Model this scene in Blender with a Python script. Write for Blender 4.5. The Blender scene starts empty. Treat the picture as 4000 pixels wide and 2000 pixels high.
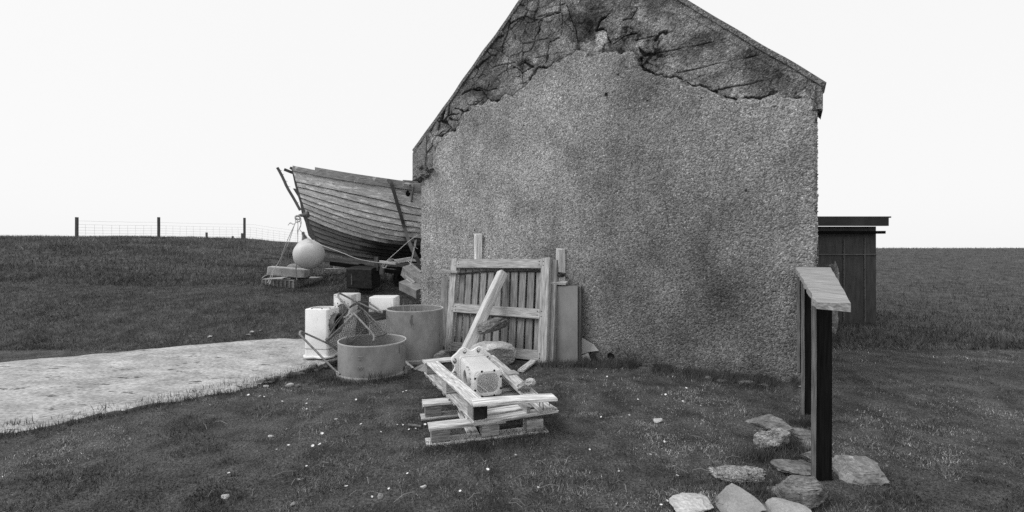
import bpy, math, random
import numpy as np
from mathutils import Vector, Matrix, noise as mnoise

random.seed(7); RNG = np.random.default_rng(7)
SC = bpy.context.scene
COL = SC.collection
R = math.radians

# ------------------------------------------------------------------ camera, sky, sun, exposure
EYE = 1.6; F = 1750.0; CX = 2000.0; HY = 985.0
cd = bpy.data.cameras.new("camera"); cam = bpy.data.objects.new("camera", cd); COL.objects.link(cam)
cam.location = (0, 0, EYE); cam.rotation_euler = (R(90), 0, 0)
cd.sensor_width = 36; cd.lens = F / 4000 * 36; cd.shift_y = -(1000 - HY) / 4000
cd.clip_start = 0.05; cd.clip_end = 3000
SC.camera = cam
SUN_DIR = Vector((-0.66, -0.20, 0.74)).normalized()          # towards the sun
world = bpy.data.worlds.new("World"); SC.world = world; world.use_nodes = True
nt = world.node_tree; nt.nodes.clear()
sky = nt.nodes.new('ShaderNodeTexSky'); sky.sky_type = 'NISHITA'; sky.sun_disc = False
sky.sun_elevation = math.asin(SUN_DIR.z); sky.sun_rotation = math.atan2(SUN_DIR.x, SUN_DIR.y)
sky.dust_density = 4; sky.air_density = 1
bw = nt.nodes.new('ShaderNodeRGBToBW'); nt.links.new(sky.outputs[0], bw.inputs[0])
mx = nt.nodes.new('ShaderNodeMix'); mx.data_type = 'FLOAT'; mx.inputs[0].default_value = 0.90
mx.inputs[3].default_value = 9.75                              # the even cloud layer
nt.links.new(bw.outputs[0], mx.inputs[2])
bg = nt.nodes.new('ShaderNodeBackground'); bg.inputs[1].default_value = 0.1
nt.links.new(mx.outputs[0], bg.inputs[0])
wo = nt.nodes.new('ShaderNodeOutputWorld'); nt.links.new(bg.outputs[0], wo.inputs[0])
sd = bpy.data.lights.new("sun", 'SUN'); sd.energy = 1.5; sd.angle = R(30); sd.color = (1, 1, 1)
so = bpy.data.objects.new("sun", sd); COL.objects.link(so); so.location = (-20, -10, 30)
so.rotation_euler = (-SUN_DIR).to_track_quat('-Z', 'Y').to_euler()
SC.view_settings.view_transform = 'Standard'; SC.view_settings.look = 'None'
SC.view_settings.exposure = 0.06; SC.view_settings.gamma = 1.0; SC.view_settings.use_curve_mapping = False
SC.cycles.max_bounces = 8; SC.cycles.diffuse_bounces = 4; SC.cycles.transmission_bounces = 4
SC.cycles.use_denoising = False; SC.cycles.sample_clamp_indirect = 3.0

# ------------------------------------------------------------------ noise in numpy
def vnoise(x, y, seed=0):
    xi = np.floor(x).astype(np.int64); yi = np.floor(y).astype(np.int64)
    xf = x - xi; yf = y - yi
    def h(a, b):
        n = (a * 374761393 + b * 668265263 + seed * 974711) & 0x7fffffff
        n = ((n ^ (n >> 13)) * 1274126177) & 0x7fffffff
        n = (n ^ (n >> 16)) & 0xffff
        return n / 65535.0
    sx = xf * xf * (3 - 2 * xf); sy = yf * yf * (3 - 2 * yf)
    a = h(xi, yi) * (1 - sx) + h(xi + 1, yi) * sx
    b = h(xi, yi + 1) * (1 - sx) + h(xi + 1, yi + 1) * sx
    return a * (1 - sy) + b * sy
def fbm(x, y, oct=4, seed=0):
    s = 0; a = 0.5; t = 0
    for o in range(oct):
        s = s + a * vnoise(x * 2 ** o + 17.3 * o, y * 2 ** o - 9.1 * o, seed + o); t += a; a *= 0.5
    return s / t
def worley_edge(x, y, seed=0):
    xi = np.floor(x).astype(np.int64); yi = np.floor(y).astype(np.int64)
    f1 = np.full(x.shape, 9.0); f2 = np.full(x.shape, 9.0)
    def h(a, b, k):
        n = (a * 374761393 + b * 668265263 + (seed * 31 + k) * 974711) & 0x7fffffff
        n = ((n ^ (n >> 13)) * 1274126177) & 0x7fffffff
        return ((n ^ (n >> 16)) & 0xffff) / 65535.0
    for i in (-1, 0, 1):
        for j in (-1, 0, 1):
            px = xi + i + h(xi + i, yi + j, 1); py = yi + j + h(xi + i, yi + j, 2)
            d = np.hypot(px - x, py - y)
            n1 = np.minimum(f1, d); f2 = np.minimum(np.maximum(f1, d), f2); f1 = n1
    return f2 - f1
def worley_cell(x, y, seed=0):
    xi = np.floor(x).astype(np.int64); yi = np.floor(y).astype(np.int64)
    f1 = np.full(x.shape, 9.0); cid = np.zeros(x.shape)
    def h(a, b, k):
        n = (a * 374761393 + b * 668265263 + (seed * 31 + k) * 974711) & 0x7fffffff
        n = ((n ^ (n >> 13)) * 1274126177) & 0x7fffffff
        return ((n ^ (n >> 16)) & 0xffff) / 65535.0
    for i in (-1, 0, 1):
        for j in (-1, 0, 1):
            d = np.hypot(xi + i + h(xi + i, yi + j, 1) - x, yi + j + h(xi + i, yi + j, 2) - y)
            m = d < f1; f1 = np.where(m, d, f1); cid = np.where(m, h(xi + i, yi + j, 7), cid)
    return cid
def sstep(a, b, x):
    t = np.clip((x - a) / (b - a), 0, 1); return t * t * (3 - 2 * t)

# ------------------------------------------------------------------ ground shape
PW = [0, .6, 1.2, 2, 5, 8.5, 17, 22, 40, 100, 2000]
PZ = [0, .10, .26, .46, .72, 1.02, 1.44, 1.52, 1.40, .8, 0]
def gz(X, Y):
    X = np.asarray(X, float); Y = np.asarray(Y, float)
    y0 = 7.4 + np.maximum(0, X + 2.3) * 3.0
    z = np.interp(Y - y0, PW, PZ)
    a = np.minimum(np.maximum(0, -X - 9.6) * .125, 0.95)
    z = z + a * sstep(9, 20, Y) * (1 - sstep(30, 90, Y))
    z = z + .16 * (fbm(X * .5 + 3, Y * .5, 3, 5) - .5) * sstep(7.2, 9, Y) * (X < 3) + .035 * (fbm(X * 1.3, Y * 1.3, 3, 9) - .5)
    z = z + 1.9 * sstep(9, 34, Y) * sstep(5.5, 12, X) * (1 - sstep(60, 200, Y))
    z = z + .07 * sstep(3.0, 3.6, X) * sstep(4.2, 5, Y) * (1 - sstep(8, 12, Y))
    return z
def gz1(x, y): return float(gz(np.array([x]), np.array([y]))[0])
def P(x, y, d): return Vector(((x - CX) * d / F, d, EYE - (y - HY) * d / F))
def PZ0(x, z, d): return Vector(((x - CX) * d / F, d, z))
def G(x, y):                                                  # where the line of sight through a photo point meets the ground
    kx = (x - CX) / F; ky = (y - HY) / F
    d = np.arange(1.5, 60, .01)
    below = EYE - ky * d < gz(kx * d, d)
    i = int(np.argmax(below)) if below.any() else len(d) - 1
    return Vector((kx * d[i], d[i], float(gz(kx * d[i:i + 1], d[i:i + 1])[0])))

# ------------------------------------------------------------------ mesh builder
class MB:
    def __init__(s): s.v = []; s.f = []; s.g = []; s.t = []
    def add(s, vs, fs, gc=None, tone=1.0):
        o = len(s.v); s.v += [tuple(p) for p in vs]; s.f += [tuple(o + i for i in q) for q in fs]
        s.g += [tuple(p) for p in (gc if gc is not None else vs)]; s.t += [tone] * len(vs)
        return s
    def plank(s, a, b, w, t, up=(0, 0, 1), seg=6, ch=.004, wob=.003, tone=None, rag=0.0):
        """a board from a to b; t is its size along 'up', w across"""
        a = Vector(a); b = Vector(b); ax = (b - a); L = ax.length; ax.normalize()
        up = Vector(up); sd_ = ax.cross(up).normalized(); upn = sd_.cross(ax).normalized()
        c = min(ch, w * .2, t * .2); hw = w / 2; ht = t / 2
        prof = [(-hw + c, -ht), (hw - c, -ht), (hw, -ht + c), (hw, ht - c), (hw - c, ht), (-hw + c, ht), (-hw, ht - c), (-hw, -ht + c)]
        vs = []; gc = []; fs = []
        off = Vector((random.uniform(0, 50), random.uniform(0, 50), random.uniform(0, 50)))
        for i in range(seg + 1):
            k = i / seg
            da = mnoise.noise(off + Vector((k * max(2, L * 2.4), 0, 0))) * wob; db = mnoise.noise(off + Vector((0, k * max(2, L * 2.4), 9))) * wob
            for (p, q) in prof:
                e = 0
                if i in (0, seg) and rag: e = random.uniform(-rag, rag)
                vs.append(a + ax * (L * k + e) + sd_ * (p + da) + upn * (q + db)); gc.append(off + Vector((L * k, p, q)))
        for i in range(seg):
            for j in range(8):
                fs.append((i * 8 + j, i * 8 + (j + 1) % 8, i * 8 + 8 + (j + 1) % 8, i * 8 + 8 + j))
        fs.append(tuple(range(7, -1, -1))); fs.append(tuple(seg * 8 + j for j in range(8)))
        s.add(vs, fs, gc, tone if tone is not None else random.uniform(.68, 1.15)); return s
    def box(s, c, ax, ay, az, sx, sy, sz, ch=.004, tone=None):
        c = Vector(c); ax = Vector(ax).normalized()
        return s.plank(c - ax * sx / 2, c + ax * sx / 2, sy, sz, az, 1, ch, 0, tone)
    def tube(s, pts, r, n=8, tone=1.0, smooth=0, r2=None):
        pts = [Vector(p) for p in pts]
        if smooth: pts = cr(pts, smooth)
        m = len(pts); vs = []; fs = []; gc = []; L = 0; ref = None
        for i, p in enumerate(pts):
            d = (pts[min(i + 1, m - 1)] - pts[max(i - 1, 0)]).normalized()
            if ref is None: ref = d.orthogonal().normalized()
            ref = (ref - d * ref.dot(d)); ref = ref.normalized() if ref.length > 1e-6 else d.orthogonal().normalized()
            bn = d.cross(ref)
            if i: L += (p - pts[i - 1]).length
            rr = r if r2 is None else r + (r2 - r) * i / (m - 1)
            for j in range(n):
                a = 2 * math.pi * j / n
                vs.append(p + ref * (rr * math.cos(a)) + bn * (rr * math.sin(a))); gc.append(Vector((L, a * r, 0)))
        for i in range(m - 1):
            for j in range(n):
                fs.append((i * n + j, i * n + (j + 1) % n, i * n + n + (j + 1) % n, i * n + n + j))
        fs.append(tuple(range(n - 1, -1, -1))); fs.append(tuple((m - 1) * n + j for j in range(n)))
        s.add(vs, fs, gc, tone); return s
    def lathe(s, prof, M=Matrix(), n=48, tone=1.0, closed=False):
        vs = []; fs = []; m = len(prof)
        for (r, z) in prof:
            for j in range(n):
                a = 2 * math.pi * j / n; vs.append(M @ Vector((r * math.cos(a), r * math.sin(a), z)))
        for i in range(m - 1 + (1 if closed else 0)):
            for j in range(n):
                i2 = (i + 1) % m
                fs.append((i * n + j, i * n + (j + 1) % n, i2 * n + (j + 1) % n, i2 * n + j))
        if not closed: 
            if prof[0][0] > 1e-5: fs.append(tuple(range(n - 1, -1, -1)))
            if prof[-1][0] > 1e-5: fs.append(tuple((m - 1) * n + j for j in range(n)))
        s.add(vs, fs, None, tone); return s
    def loft(s, rings, cap0=True, cap1=True, tone=1.0, closed=True):
        n = len(rings[0]); vs = [p for r in rings for p in r]; fs = []
        for i in range(len(rings) - 1):
            for j in range(n if closed else n - 1):
                fs.append((i * n + j, i * n + (j + 1) % n, i * n + n + (j + 1) % n, i * n + n + j))
        if cap0: fs.append(tuple(range(n - 1, -1, -1)))
        if cap1: fs.append(tuple((len(rings) - 1) * n + j for j in range(n)))
        s.add(vs, fs, None, tone); return s
    def poly(s, pts, th, nrm, tone=1.0):
        nrm = Vector(nrm).normalized() * th
        return s.loft([[Vector(p) for p in pts], [Vector(p) + nrm for p in pts]], tone=tone)
    def center(s):
        a = np.array(s.v); lo = a.min(0); hi = a.max(0)
        return Vector(((lo[0] + hi[0]) / 2, (lo[1] + hi[1]) / 2, lo[2]))
    def mesh(s, name, m, origin, smooth=False):
        me = bpy.data.meshes.new(name)
        me.from_pydata([(x - origin[0], y - origin[1], z - origin[2]) for (x, y, z) in s.v], [], s.f)
        at = me.attributes.new('gc', 'FLOAT_VECTOR', 'POINT'); at.data.foreach_set('vector', np.array(s.g, np.float32).ravel())
        at = me.attributes.new('tone', 'FLOAT', 'POINT'); at.data.foreach_set('value', np.array(s.t, np.float32))
        me.materials.append(m)
        if smooth:
            me.polygons.foreach_set('use_smooth', [True] * len(me.polygons))
            try: me.set_sharp_from_angle(angle=R(40))
            except Exception: pass
        me.update(); return me

def cr(pts, k):
    out = []; n = len(pts)
    for i in range(n - 1):
        p0 = pts[max(i - 1, 0)]; p1 = pts[i]; p2 = pts[i + 1]; p3 = pts[min(i + 2, n - 1)]
        for j in range(k):
            t = j / k
            out.append(.5 * ((2 * p1) + (p2 - p0) * t + (2 * p0 - 5 * p1 + 4 * p2 - p3) * t * t + (3 * p1 - p0 - 3 * p2 + p3) * t ** 3))
    out.append(pts[-1]); return out

BASE = {}
def thing(name, label, cat, loc, group=None):
    o = bpy.data.objects.new(name, None); COL.objects.link(o); o.empty_display_size = .1
    o.location = loc; o['label'] = label; o['category'] = cat
    if group: o['group'] = group
    BASE[o.name] = Vector(loc); return o
def part(name, mb, m, parent, smooth=False, label=None):
    org = BASE[parent.name]
    o = bpy.data.objects.new(name, mb.mesh(name, m, org, smooth)); COL.objects.link(o); o.parent = parent
    BASE[o.name] = org
    if label: o['label'] = label
    return o
def solo(name, mb, m, label, cat, group=None, smooth=False):
    c = mb.center()
    o = bpy.data.objects.new(name, mb.mesh(name, m, c, smooth)); COL.objects.link(o); o.location = c
    o['label'] = label; o['category'] = cat; BASE[o.name] = c
    if group: o['group'] = group
    return o

# ------------------------------------------------------------------ materials (a black and white photograph: all greys)
def grey(v): return (v, v, v, 1)
def mat(name, lo, hi, scale=8, stretch=(1, 1, 1), detail=6, rough=.8, bump=.2, bdist=.01, fine=None, coord='gc', spec=.2,
        blotch=None, metallic=0.0, p0=.35, p1=.65):
    """two-tone noise between lo and hi; fine = (scale, amount) speckle; blotch = (scale, value, threshold) patches of wear"""
    m = bpy.data.materials.new(name); m.use_nodes = True; t = m.node_tree; N = t.nodes; L = t.links
    b = N['Principled BSDF']; b.inputs['Roughness'].default_value = rough; b.inputs['Specular IOR Level'].default_value = spec
    b.inputs['Metallic'].default_value = metallic
    if coord == 'gc':
        c = N.new('ShaderNodeAttribute'); c.attribute_name = 'gc'; co = c.outputs['Vector']
    else:
        c = N.new('ShaderNodeTexCoord'); co = c.outputs['Object']
    mp = N.new('ShaderNodeMapping'); mp.inputs['Scale'].default_value = stretch; L.new(co, mp.inputs[0])
    n = N.new('ShaderNodeTexNoise'); n.inputs['Scale'].default_value = scale; n.inputs['Detail'].default_value = detail; n.inputs['Roughness'].default_value = .6
    L.new(mp.outputs[0], n.inputs[0])
    r = N.new('ShaderNodeMapRange'); r.inputs[1].default_value = p0; r.inputs[2].default_value = p1; r.inputs[3].default_value = lo; r.inputs[4].default_value = hi
    L.new(n.outputs['Fac'], r.inputs[0]); val = r.outputs[0]; hgt = n.outputs['Fac']
    def math_(op, a, bb):
        q = N.new('ShaderNodeMath'); q.operation = op
        for i, x in enumerate((a, bb)):
            if isinstance(x, (int, float)): q.inputs[i].default_value = x
            else: L.new(x, q.inputs[i])
        return q.outputs[0]
    if fine:
        v = N.new('ShaderNodeTexNoise'); v.inputs['Scale'].default_value = fine[0]; v.inputs['Detail'].default_value = 2
        L.new(mp.outputs[0] if len(fine) < 3 else co, v.inputs[0])
        q = N.new('ShaderNodeMapRange'); q.inputs[1].default_value = .3; q.inputs[2].default_value = .7
        q.inputs[3].default_value = 1 - fine[1]; q.inputs[4].default_value = 1 + fine[1]
        L.new(v.outputs['Fac'], q.inputs[0]); val = math_('MULTIPLY', val, q.outputs[0]); hgt = math_('ADD', hgt, v.outputs['Fac'])
    if blotch:
        v = N.new('ShaderNodeTexNoise'); v.inputs['Scale'].default_value = blotch[0]; v.inputs['Detail'].default_value = 7; v.inputs['Roughness'].default_value = .65
        if len(blotch) > 3:
            m2 = N.new('ShaderNodeMapping'); m2.inputs['Scale'].default_value = blotch[3]; L.new(co, m2.inputs[0]); L.new(m2.outputs[0], v.inputs[0])
        else: L.new(co, v.inputs[0])
        q = N.new('ShaderNodeMapRange'); q.inputs[1].default_value = blotch[2]; q.inputs[2].default_value = blotch[2] + .04
        L.new(v.outputs['Fac'], q.inputs[0])
        w = N.new('ShaderNodeMix'); w.data_type = 'FLOAT'; L.new(q.outputs[0], w.inputs[0]); L.new(val, w.inputs[2]); w.inputs[3].default_value = blotch[1]
        val = w.outputs[0]
    ta = N.new('ShaderNodeAttribute'); ta.attribute_name = 'tone'
    val = math_('MULTIPLY', val, ta.outputs['Fac'])
    cc = N.new('ShaderNodeCombineColor')
    for i in range(3): L.new(val, cc.inputs[i])
    L.new(cc.outputs[0], b.inputs['Base Color'])
    if bump:
        bu = N.new('ShaderNodeBump'); bu.inputs['Strength'].default_value = bump; bu.inputs['Distance'].default_value = bdist
        L.new(hgt, bu.inputs['Height']); L.new(bu.outputs[0], b.inputs['Normal'])
    return m

WS = (1.0, 14, 14)
M_PALLET = mat('weathered_pallet_wood', .30, .74, 4.5, WS, fine=(9, .22), bump=.35, bdist=.004, rough=.85)
M_BLOCK = mat('weathered_block_wood', .20, .46, 6, WS, fine=(12, .2), bump=.35, bdist=.004, blotch=(7, .10, .64))
M_ENDGRAIN = mat('dark_end_grain', .010, .035, 18, (1, 1, 1), bump=.4)
M_GATE = mat('grey_gate_wood', .18, .42, 4, WS, fine=(10, .22), bump=.35, bdist=.004)
M_PROP = mat('pale_prop_wood', .38, .72, 3.5, WS, fine=(9, .16), bump=.3, bdist=.003, blotch=(5, .2, .70))
M_DARKWOOD = mat('dark_wet_wood', .05, .17, 4, WS, fine=(10, .25), bump=.4)
M_TAR = mat('tarred_board', .006, .016, 4, WS, bump=.3, rough=.8, spec=.05)
M_SAWN = mat('pale_sawn_edge', .10, .26, 6, WS, bump=.2)
M_WHITE = mat('white_painted_casting', .78, .88, 5, fine=(60, .03), bump=.05, rough=.4, spec=.4, blotch=(13, .26, .655))
M_WHITEDIRTY = mat('stained_white_casting', .42, .78, 7, fine=(60, .05), bump=.08, rough=.5, spec=.3, blotch=(10, .12, .62))
def translucent(m, k):
    t = m.node_tree; b = t.nodes['Principled BSDF']; o = t.nodes['Material Output']; tr_ = t.nodes.new('ShaderNodeBsdfTranslucent'); mx_ = t.nodes.new('ShaderNodeMixShader')
    mx_.inputs[0].default_value = k; t.links.new(b.inputs['Base Color'].links[0].from_socket, tr_.inputs[0]); t.links.new(b.outputs[0], mx_.inputs[1]); t.links.new(tr_.outputs[0], mx_.inputs[2]); t.links.new(mx_.outputs[0], o.inputs[0])
M_SHELL = mat('thin_white_glassfibre', .80, .90, 5, fine=(60, .03), bump=.05, rough=.4, spec=.4, blotch=(13, .30, .67)); translucent(M_SHELL, .34)
M_INNER = mat('casting_inside', .55, .70, 6, bump=.1)
M_RUST = mat('rusted_steel', .07, .20, 22, fine=(70, .25), bump=.3, rough=.7, spec=.3)
M_GALV = mat('dull_galvanised_tube', .12, .30, 14, fine=(60, .2), bump=.15, rough=.5, spec=.4)
M_BLACK = mat('black_rubber', .008, .025, 20, bump=.3, rough=.7)
M_HOLE = mat('black_hole', .004, .008, 5, bump=0)  # near black on discs that paint the shade inside holes; nail heads too
M_DRUM = mat('grey_plastic_drum', .21, .33, 3.5, (1, 1, .7), fine=(30, .07), bump=.04, rough=.5, spec=.35, blotch=(5.5, .13, .62, (1, 1, .45)))
M_RIM = mat('pale_plastic_rim', .42, .55, 5, bump=0)
M_SHEET = mat('grey_plastic_sheet', .10, .21, 1.6, (1, 1, .5), fine=(40, .05), bump=.05, rough=.35, spec=.4)
M_SHEETDK = mat('dark_plastic_sheet', .05, .10, 3, bump=.05, rough=.4)
M_SHARD = mat('cloudy_shard', .36, .46, 3, bump=.02, rough=.25, spec=.5)
M_CONC = mat('pale_concrete', .30, .46, 6, fine=(55, .25), bump=.5, bdist=.006, blotch=(9, .12, .68))
M_BLOCKCONC = mat('concrete_block', .18, .32, 12, fine=(80, .3), bump=.6, bdist=.008)
M_ROCKDK = mat('dark_schist', .08, .26, 7, (1, 1, 2.2), fine=(40, .3), bump=.9, bdist=.02, blotch=(12, .40, .66))
M_ROCKMID = mat('grey_rock', .12, .30, 7, (1, 1, 2.0), fine=(45, .3), bump=.7, bdist=.015, blotch=(10, .48, .62))
M_ROCKPALE = mat('pale_rock', .30, .58, 5, (1, 1, 2.0), fine=(40, .2), bump=.6, bdist=.02, blotch=(8, .18, .66))
M_ROCKBLOCK = mat('cut_pale_block', .26, .36, 8, fine=(90, .18), bump=.25, bdist=.004)
M_PEB = mat('pebbly_concrete', .16, .50, 26, fine=(60, .3), bump=.9, bdist=.03)
M_BUOY = mat('chalky_buoy', .52, .66, 3.5, fine=(60, .06), bump=.05, rough=.55, spec=.3, blotch=(3.2, .46, .60))
M_ROPE = mat('pale_rope', .36, .62, 60, (1, 6, 6), bump=.4)
M_ROPEDK = mat('grey_rope', .10, .26, 60, bump=.3)
M_STRAP = mat('webbing_strap', .05, .09, 30, bump=.1)
M_HULL = mat('peeling_white_paint', .34, .58, 3.2, (1.0, 7, 7), fine=(14, .35), bump=.3, bdist=.006, blotch=(3.0, .74, .545, (1.0, 4, 4)))
M_HULLLOW = mat('worn_bottom_paint', .10, .22, 3.2, (1.0, 9, 9), fine=(14, .35), bump=.3, bdist=.006, blotch=(5, .035, .60, (1, 5, 5)))
M_RAIL = mat('worn_rail_wood', .14, .40, 5, WS, fine=(12, .25), bump=.3, blotch=(4, .5, .60))
M_STEM = mat('stem_timber', .07, .17, 5, WS, fine=(12, .3), bump=.4)
M_DAISY = mat('daisy_petals', .75, .85, 10, bump=0)
M_STONECHIP = mat('pale_stone_chip', .34, .55, 20, bump=.4)
M_POST = mat('fence_post_wood', .05, .12, 6, (14, 14, 1), bump=.2, coord='obj')
M_WIRE = mat('fence_wire', .16, .24, 6, bump=0, metallic=.0)
M_HOSE = mat('dark_cable', .03, .07, 10, bump=0)
M_SHEDWALL = mat('dark_shed_cladding', .045, .075, 3, (6, 6, 1), bump=.2, coord='obj')
M_SHEDROOF = mat('dark_shed_roof', .035, .06, 3, bump=.2, coord='obj')
M_SLATE = mat('roof_slate', .06, .14, 5, (2, 2, 4), fine=(20, .2), bump=.5, coord='obj')
M_PLASTPAL = mat('grey_moulded_plastic', .20, .34, 6, bump=.05, rough=.5)

# ------------------------------------------------------------------ grids straight from numpy
def np_grid(name, X, Y, Z, m, tone=None, smooth=True, parent=None, flip=False):
    nu, nv = X.shape
    me = bpy.data.meshes.new(name); co = np.stack([X, Y, Z], -1).reshape(-1, 3).astype(np.float32)
    idx = np.arange(nu * nv).reshape(nu, nv)
    q = np.stack([idx[:-1, :-1], idx[1:, :-1], idx[1:, 1:], idx[:-1, 1:]], -1).reshape(-1, 4)
    if flip: q = q[:, ::-1]
    me.vertices.add(len(co)); me.vertices.foreach_set('co', co.ravel())
    me.loops.add(q.size); me.loops.foreach_set('vertex_index', q.ravel().astype(np.int32))
    me.polygons.add(len(q)); me.polygons.foreach_set('loop_start', np.arange(0, q.size, 4, dtype=np.int32))
    me.polygons.foreach_set('use_smooth', np.full(len(q), smooth))
    at = me.attributes.new('tone', 'FLOAT', 'POINT'); at.data.foreach_set('value', (tone if tone is not None else np.ones(len(co))).ravel().astype(np.float32))
    at = me.attributes.new('gc', 'FLOAT_VECTOR', 'POINT'); at.data.foreach_set('vector', co.ravel())
    me.update(calc_edges=True); me.validate()
    me.materials.append(m); o = bpy.data.objects.new(name, me); COL.objects.link(o)
    if parent: o.parent = parent
    return o

# ---- ground
def smap(n, near, far):
    t = np.linspace(-1, 1, n); k = math.asinh(far / near)
    return near * np.sinh(t * k)
M_GROUND = mat('turf', .035, .105, 3.0, fine=(55, .55), bump=.9, bdist=.03, coord='obj', blotch=(.9, .10, .66))
gx = smap(420, 2.2, 900) - 1.0; gy = smap(420, 2.6, 1200) + 4.5
GX, GY = np.meshgrid(gx, gy, indexing='ij')
ground = np_grid('ground', GX, GY, gz(GX, GY), M_GROUND)
ground['kind'] = 'structure'

# ---- concrete slab path (in front of the hill)
M_SLABTOP = mat('worn_concrete_path', .28, .47, 2.6, (.9, 1.5, 1), fine=(26, .34), bump=.6, bdist=.012, coord='obj', blotch=(6, .09, .60, (.7, 2.0, 1)))
near_px = [(-900, 1790), (0, 1660), (500, 1572), (700, 1535), (790, 1513), (900, 1497), (1000, 1480), (1080, 1458), (1150, 1440), (1230, 1420), (1330, 1394), (1420, 1375), (1560, 1340)]
far_px = [(-900, 1462), (0, 1410), (500, 1368), (700, 1346), (790, 1341), (900, 1332), (1000, 1322), (1080, 1321), (1150, 1320), (1230, 1319), (1330, 1316), (1420, 1313), (1560, 1305)]
SLZ = .10
def slab_pt(x, y): d = (EYE - SLZ) * F / (y - HY); return ((x - CX) * d / F, d)
def dens(px, n):
    xs = np.linspace(px[0][0], px[-1][0], n); ys = np.interp(xs, [p[0] for p in px], [p[1] for p in px])
    return np.array([slab_pt(a, b) for a, b in zip(xs, ys)])
ns = 240; nm = 60
A = dens(near_px, ns); B = dens(far_px, ns)
jag = (fbm(np.arange(ns) * .21, np.zeros(ns), 4, 3) - .5) * .22; A[:, 1] += jag
B[:, 1] += (fbm(np.arange(ns) * .13, np.ones(ns) * 4, 3, 8) - .5) * .2
tt = np.linspace(0, 1, nm)[None, :]
SX = A[:, :1] * (1 - tt) + B[:, :1] * tt; SY = A[:, 1:] * (1 - tt) + B[:, 1:] * tt
fall = np.interp(SX, [-6, -4.2, -3.1, -2.3], [.10, .095, .075, 0.0])         # the near edge sinks into the turf to the left
SZ = SLZ - fall * (1 - tt) ** 2 + (fbm(SX * 3, SY * 3, 4, 2) - .5) * .018 - .03 * np.clip(1 - tt / .05, 0, 1) * vnoise(SX * 9, SY * 9, 4)
SZ = SZ - .10 * np.clip((tt - .97) / .03, 0, 1)
# broken front face added as extra rows below the near edge
rows = []
for k, (dy, dz) in enumerate([(.03, -.16), (-.035, -.12), (.0, -.085), (-.03, -.05), (-.012, -.022)]):
    n_ = (vnoise(SX[:, :1] * 14, np.full((ns, 1), k * 3.7), 6) - .5) * .09
    rows.append((SX[:, :1], SY[:, :1] + dy + n_, SZ[:, :1] + dz))
SX = np.concatenate([r[0] for r in rows] + [SX], 1); SY = np.concatenate([r[1] for r in rows] + [SY], 1); SZ = np.concatenate([r[2] for r in rows] + [SZ], 1)
tn = np.ones(SX.shape); tn[:, :5] = .35 + .5 * vnoise(SX[:, :5] * 20, SZ[:, :5] * 30, 3)
path = np_grid('concrete_path', SX, SY, SZ, M_SLABTOP, tn, smooth=False); path['kind'] = 'structure'

# ------------------------------------------------------------------ rocks
def rock(cx, cy, z0, sx, sy, sz, rot=0, seed=1, blocky=.6, rough_=.10, cuts=7, tilt=0, sub=5, pebble=0):
    me = bpy.data.meshes.new('tmp'); import bmesh
    bm = bmesh.new(); bmesh.ops.create_icosphere(bm, subdivisions=sub, radius=1); bm.verts.ensure_lookup_table()
    rn = random.Random(seed); V = np.array([v.co[:] for v in bm.verts]); Fc = [tuple(v.index for v in f.verts) for f in bm.faces]; bm.free(); bpy.data.meshes.remove(me)
    V = np.sign(V) * np.abs(V) ** blocky
    V = V / np.abs(V).max(0)
    for i in range(int(cuts * 1.8)):
        n = np.array([rn.gauss(0, 1), rn.gauss(0, 1), rn.gauss(0, .9)]); n /= np.linalg.norm(n); d = rn.uniform(.55, .95)
        q = V @ n - d; V = V - np.outer(np.maximum(q, 0), n)
    out = []; so_ = Vector((seed * 3.1, seed * 1.7, 0))
    for p in V:
        pv = Vector(p); nn = pv.normalized()
        a = mnoise.fractal(pv * 1.9 + so_, 1, 2, 3) * rough_ * .6 + mnoise.fractal(pv * 6 + so_, .6, 2, 4) * rough_ * .5 - abs(mnoise.noise(pv * 3.3 + so_ * 2)) * rough_ * .7
        if pebble:
            dist = mnoise.voronoi(pv * pebble + so_)[0]; a += (.35 - dist[0]) * .30
        pv = pv + nn * a
        out.append(Vector((pv.x * sx / 2, pv.y * sy / 2, pv.z * sz / 2)))
    M = Matrix.Translation((cx, cy, 0)) @ Matrix.Rotation(rot, 4, 'Z') @ Matrix.Rotation(tilt, 4, 'Y')
    out = [M @ p for p in out]; lo = min(p.z for p in out)
    out = [Vector((p.x, p.y, p.z - lo + z0)) for p in out]
    gc = [Vector((p.x, p.y, p.z)) + so_ for p in out]
    mb = MB(); mb.add(out, Fc, gc); return mb
def rock_px(x0, x1, y0, y1, dep, m, name, label, cat, sink=.03, group=None, z=None, d=None, **kw):
    xc = (x0 + x1) / 2
    if d is None: g = G(xc, y1); d = g.y; zz = g.z - sink
    else: zz = z
    dc = d + dep / 2; w = (x1 - x0) * dc / F; top_ = EYE - (y0 - HY) * (d + dep * .72) / F
    mb = rock((xc - CX) * dc / F, dc, zz, w, dep, max(.03, top_ - zz), **kw)
    return solo(name, mb, m, label, cat, group, smooth=True)

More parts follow.
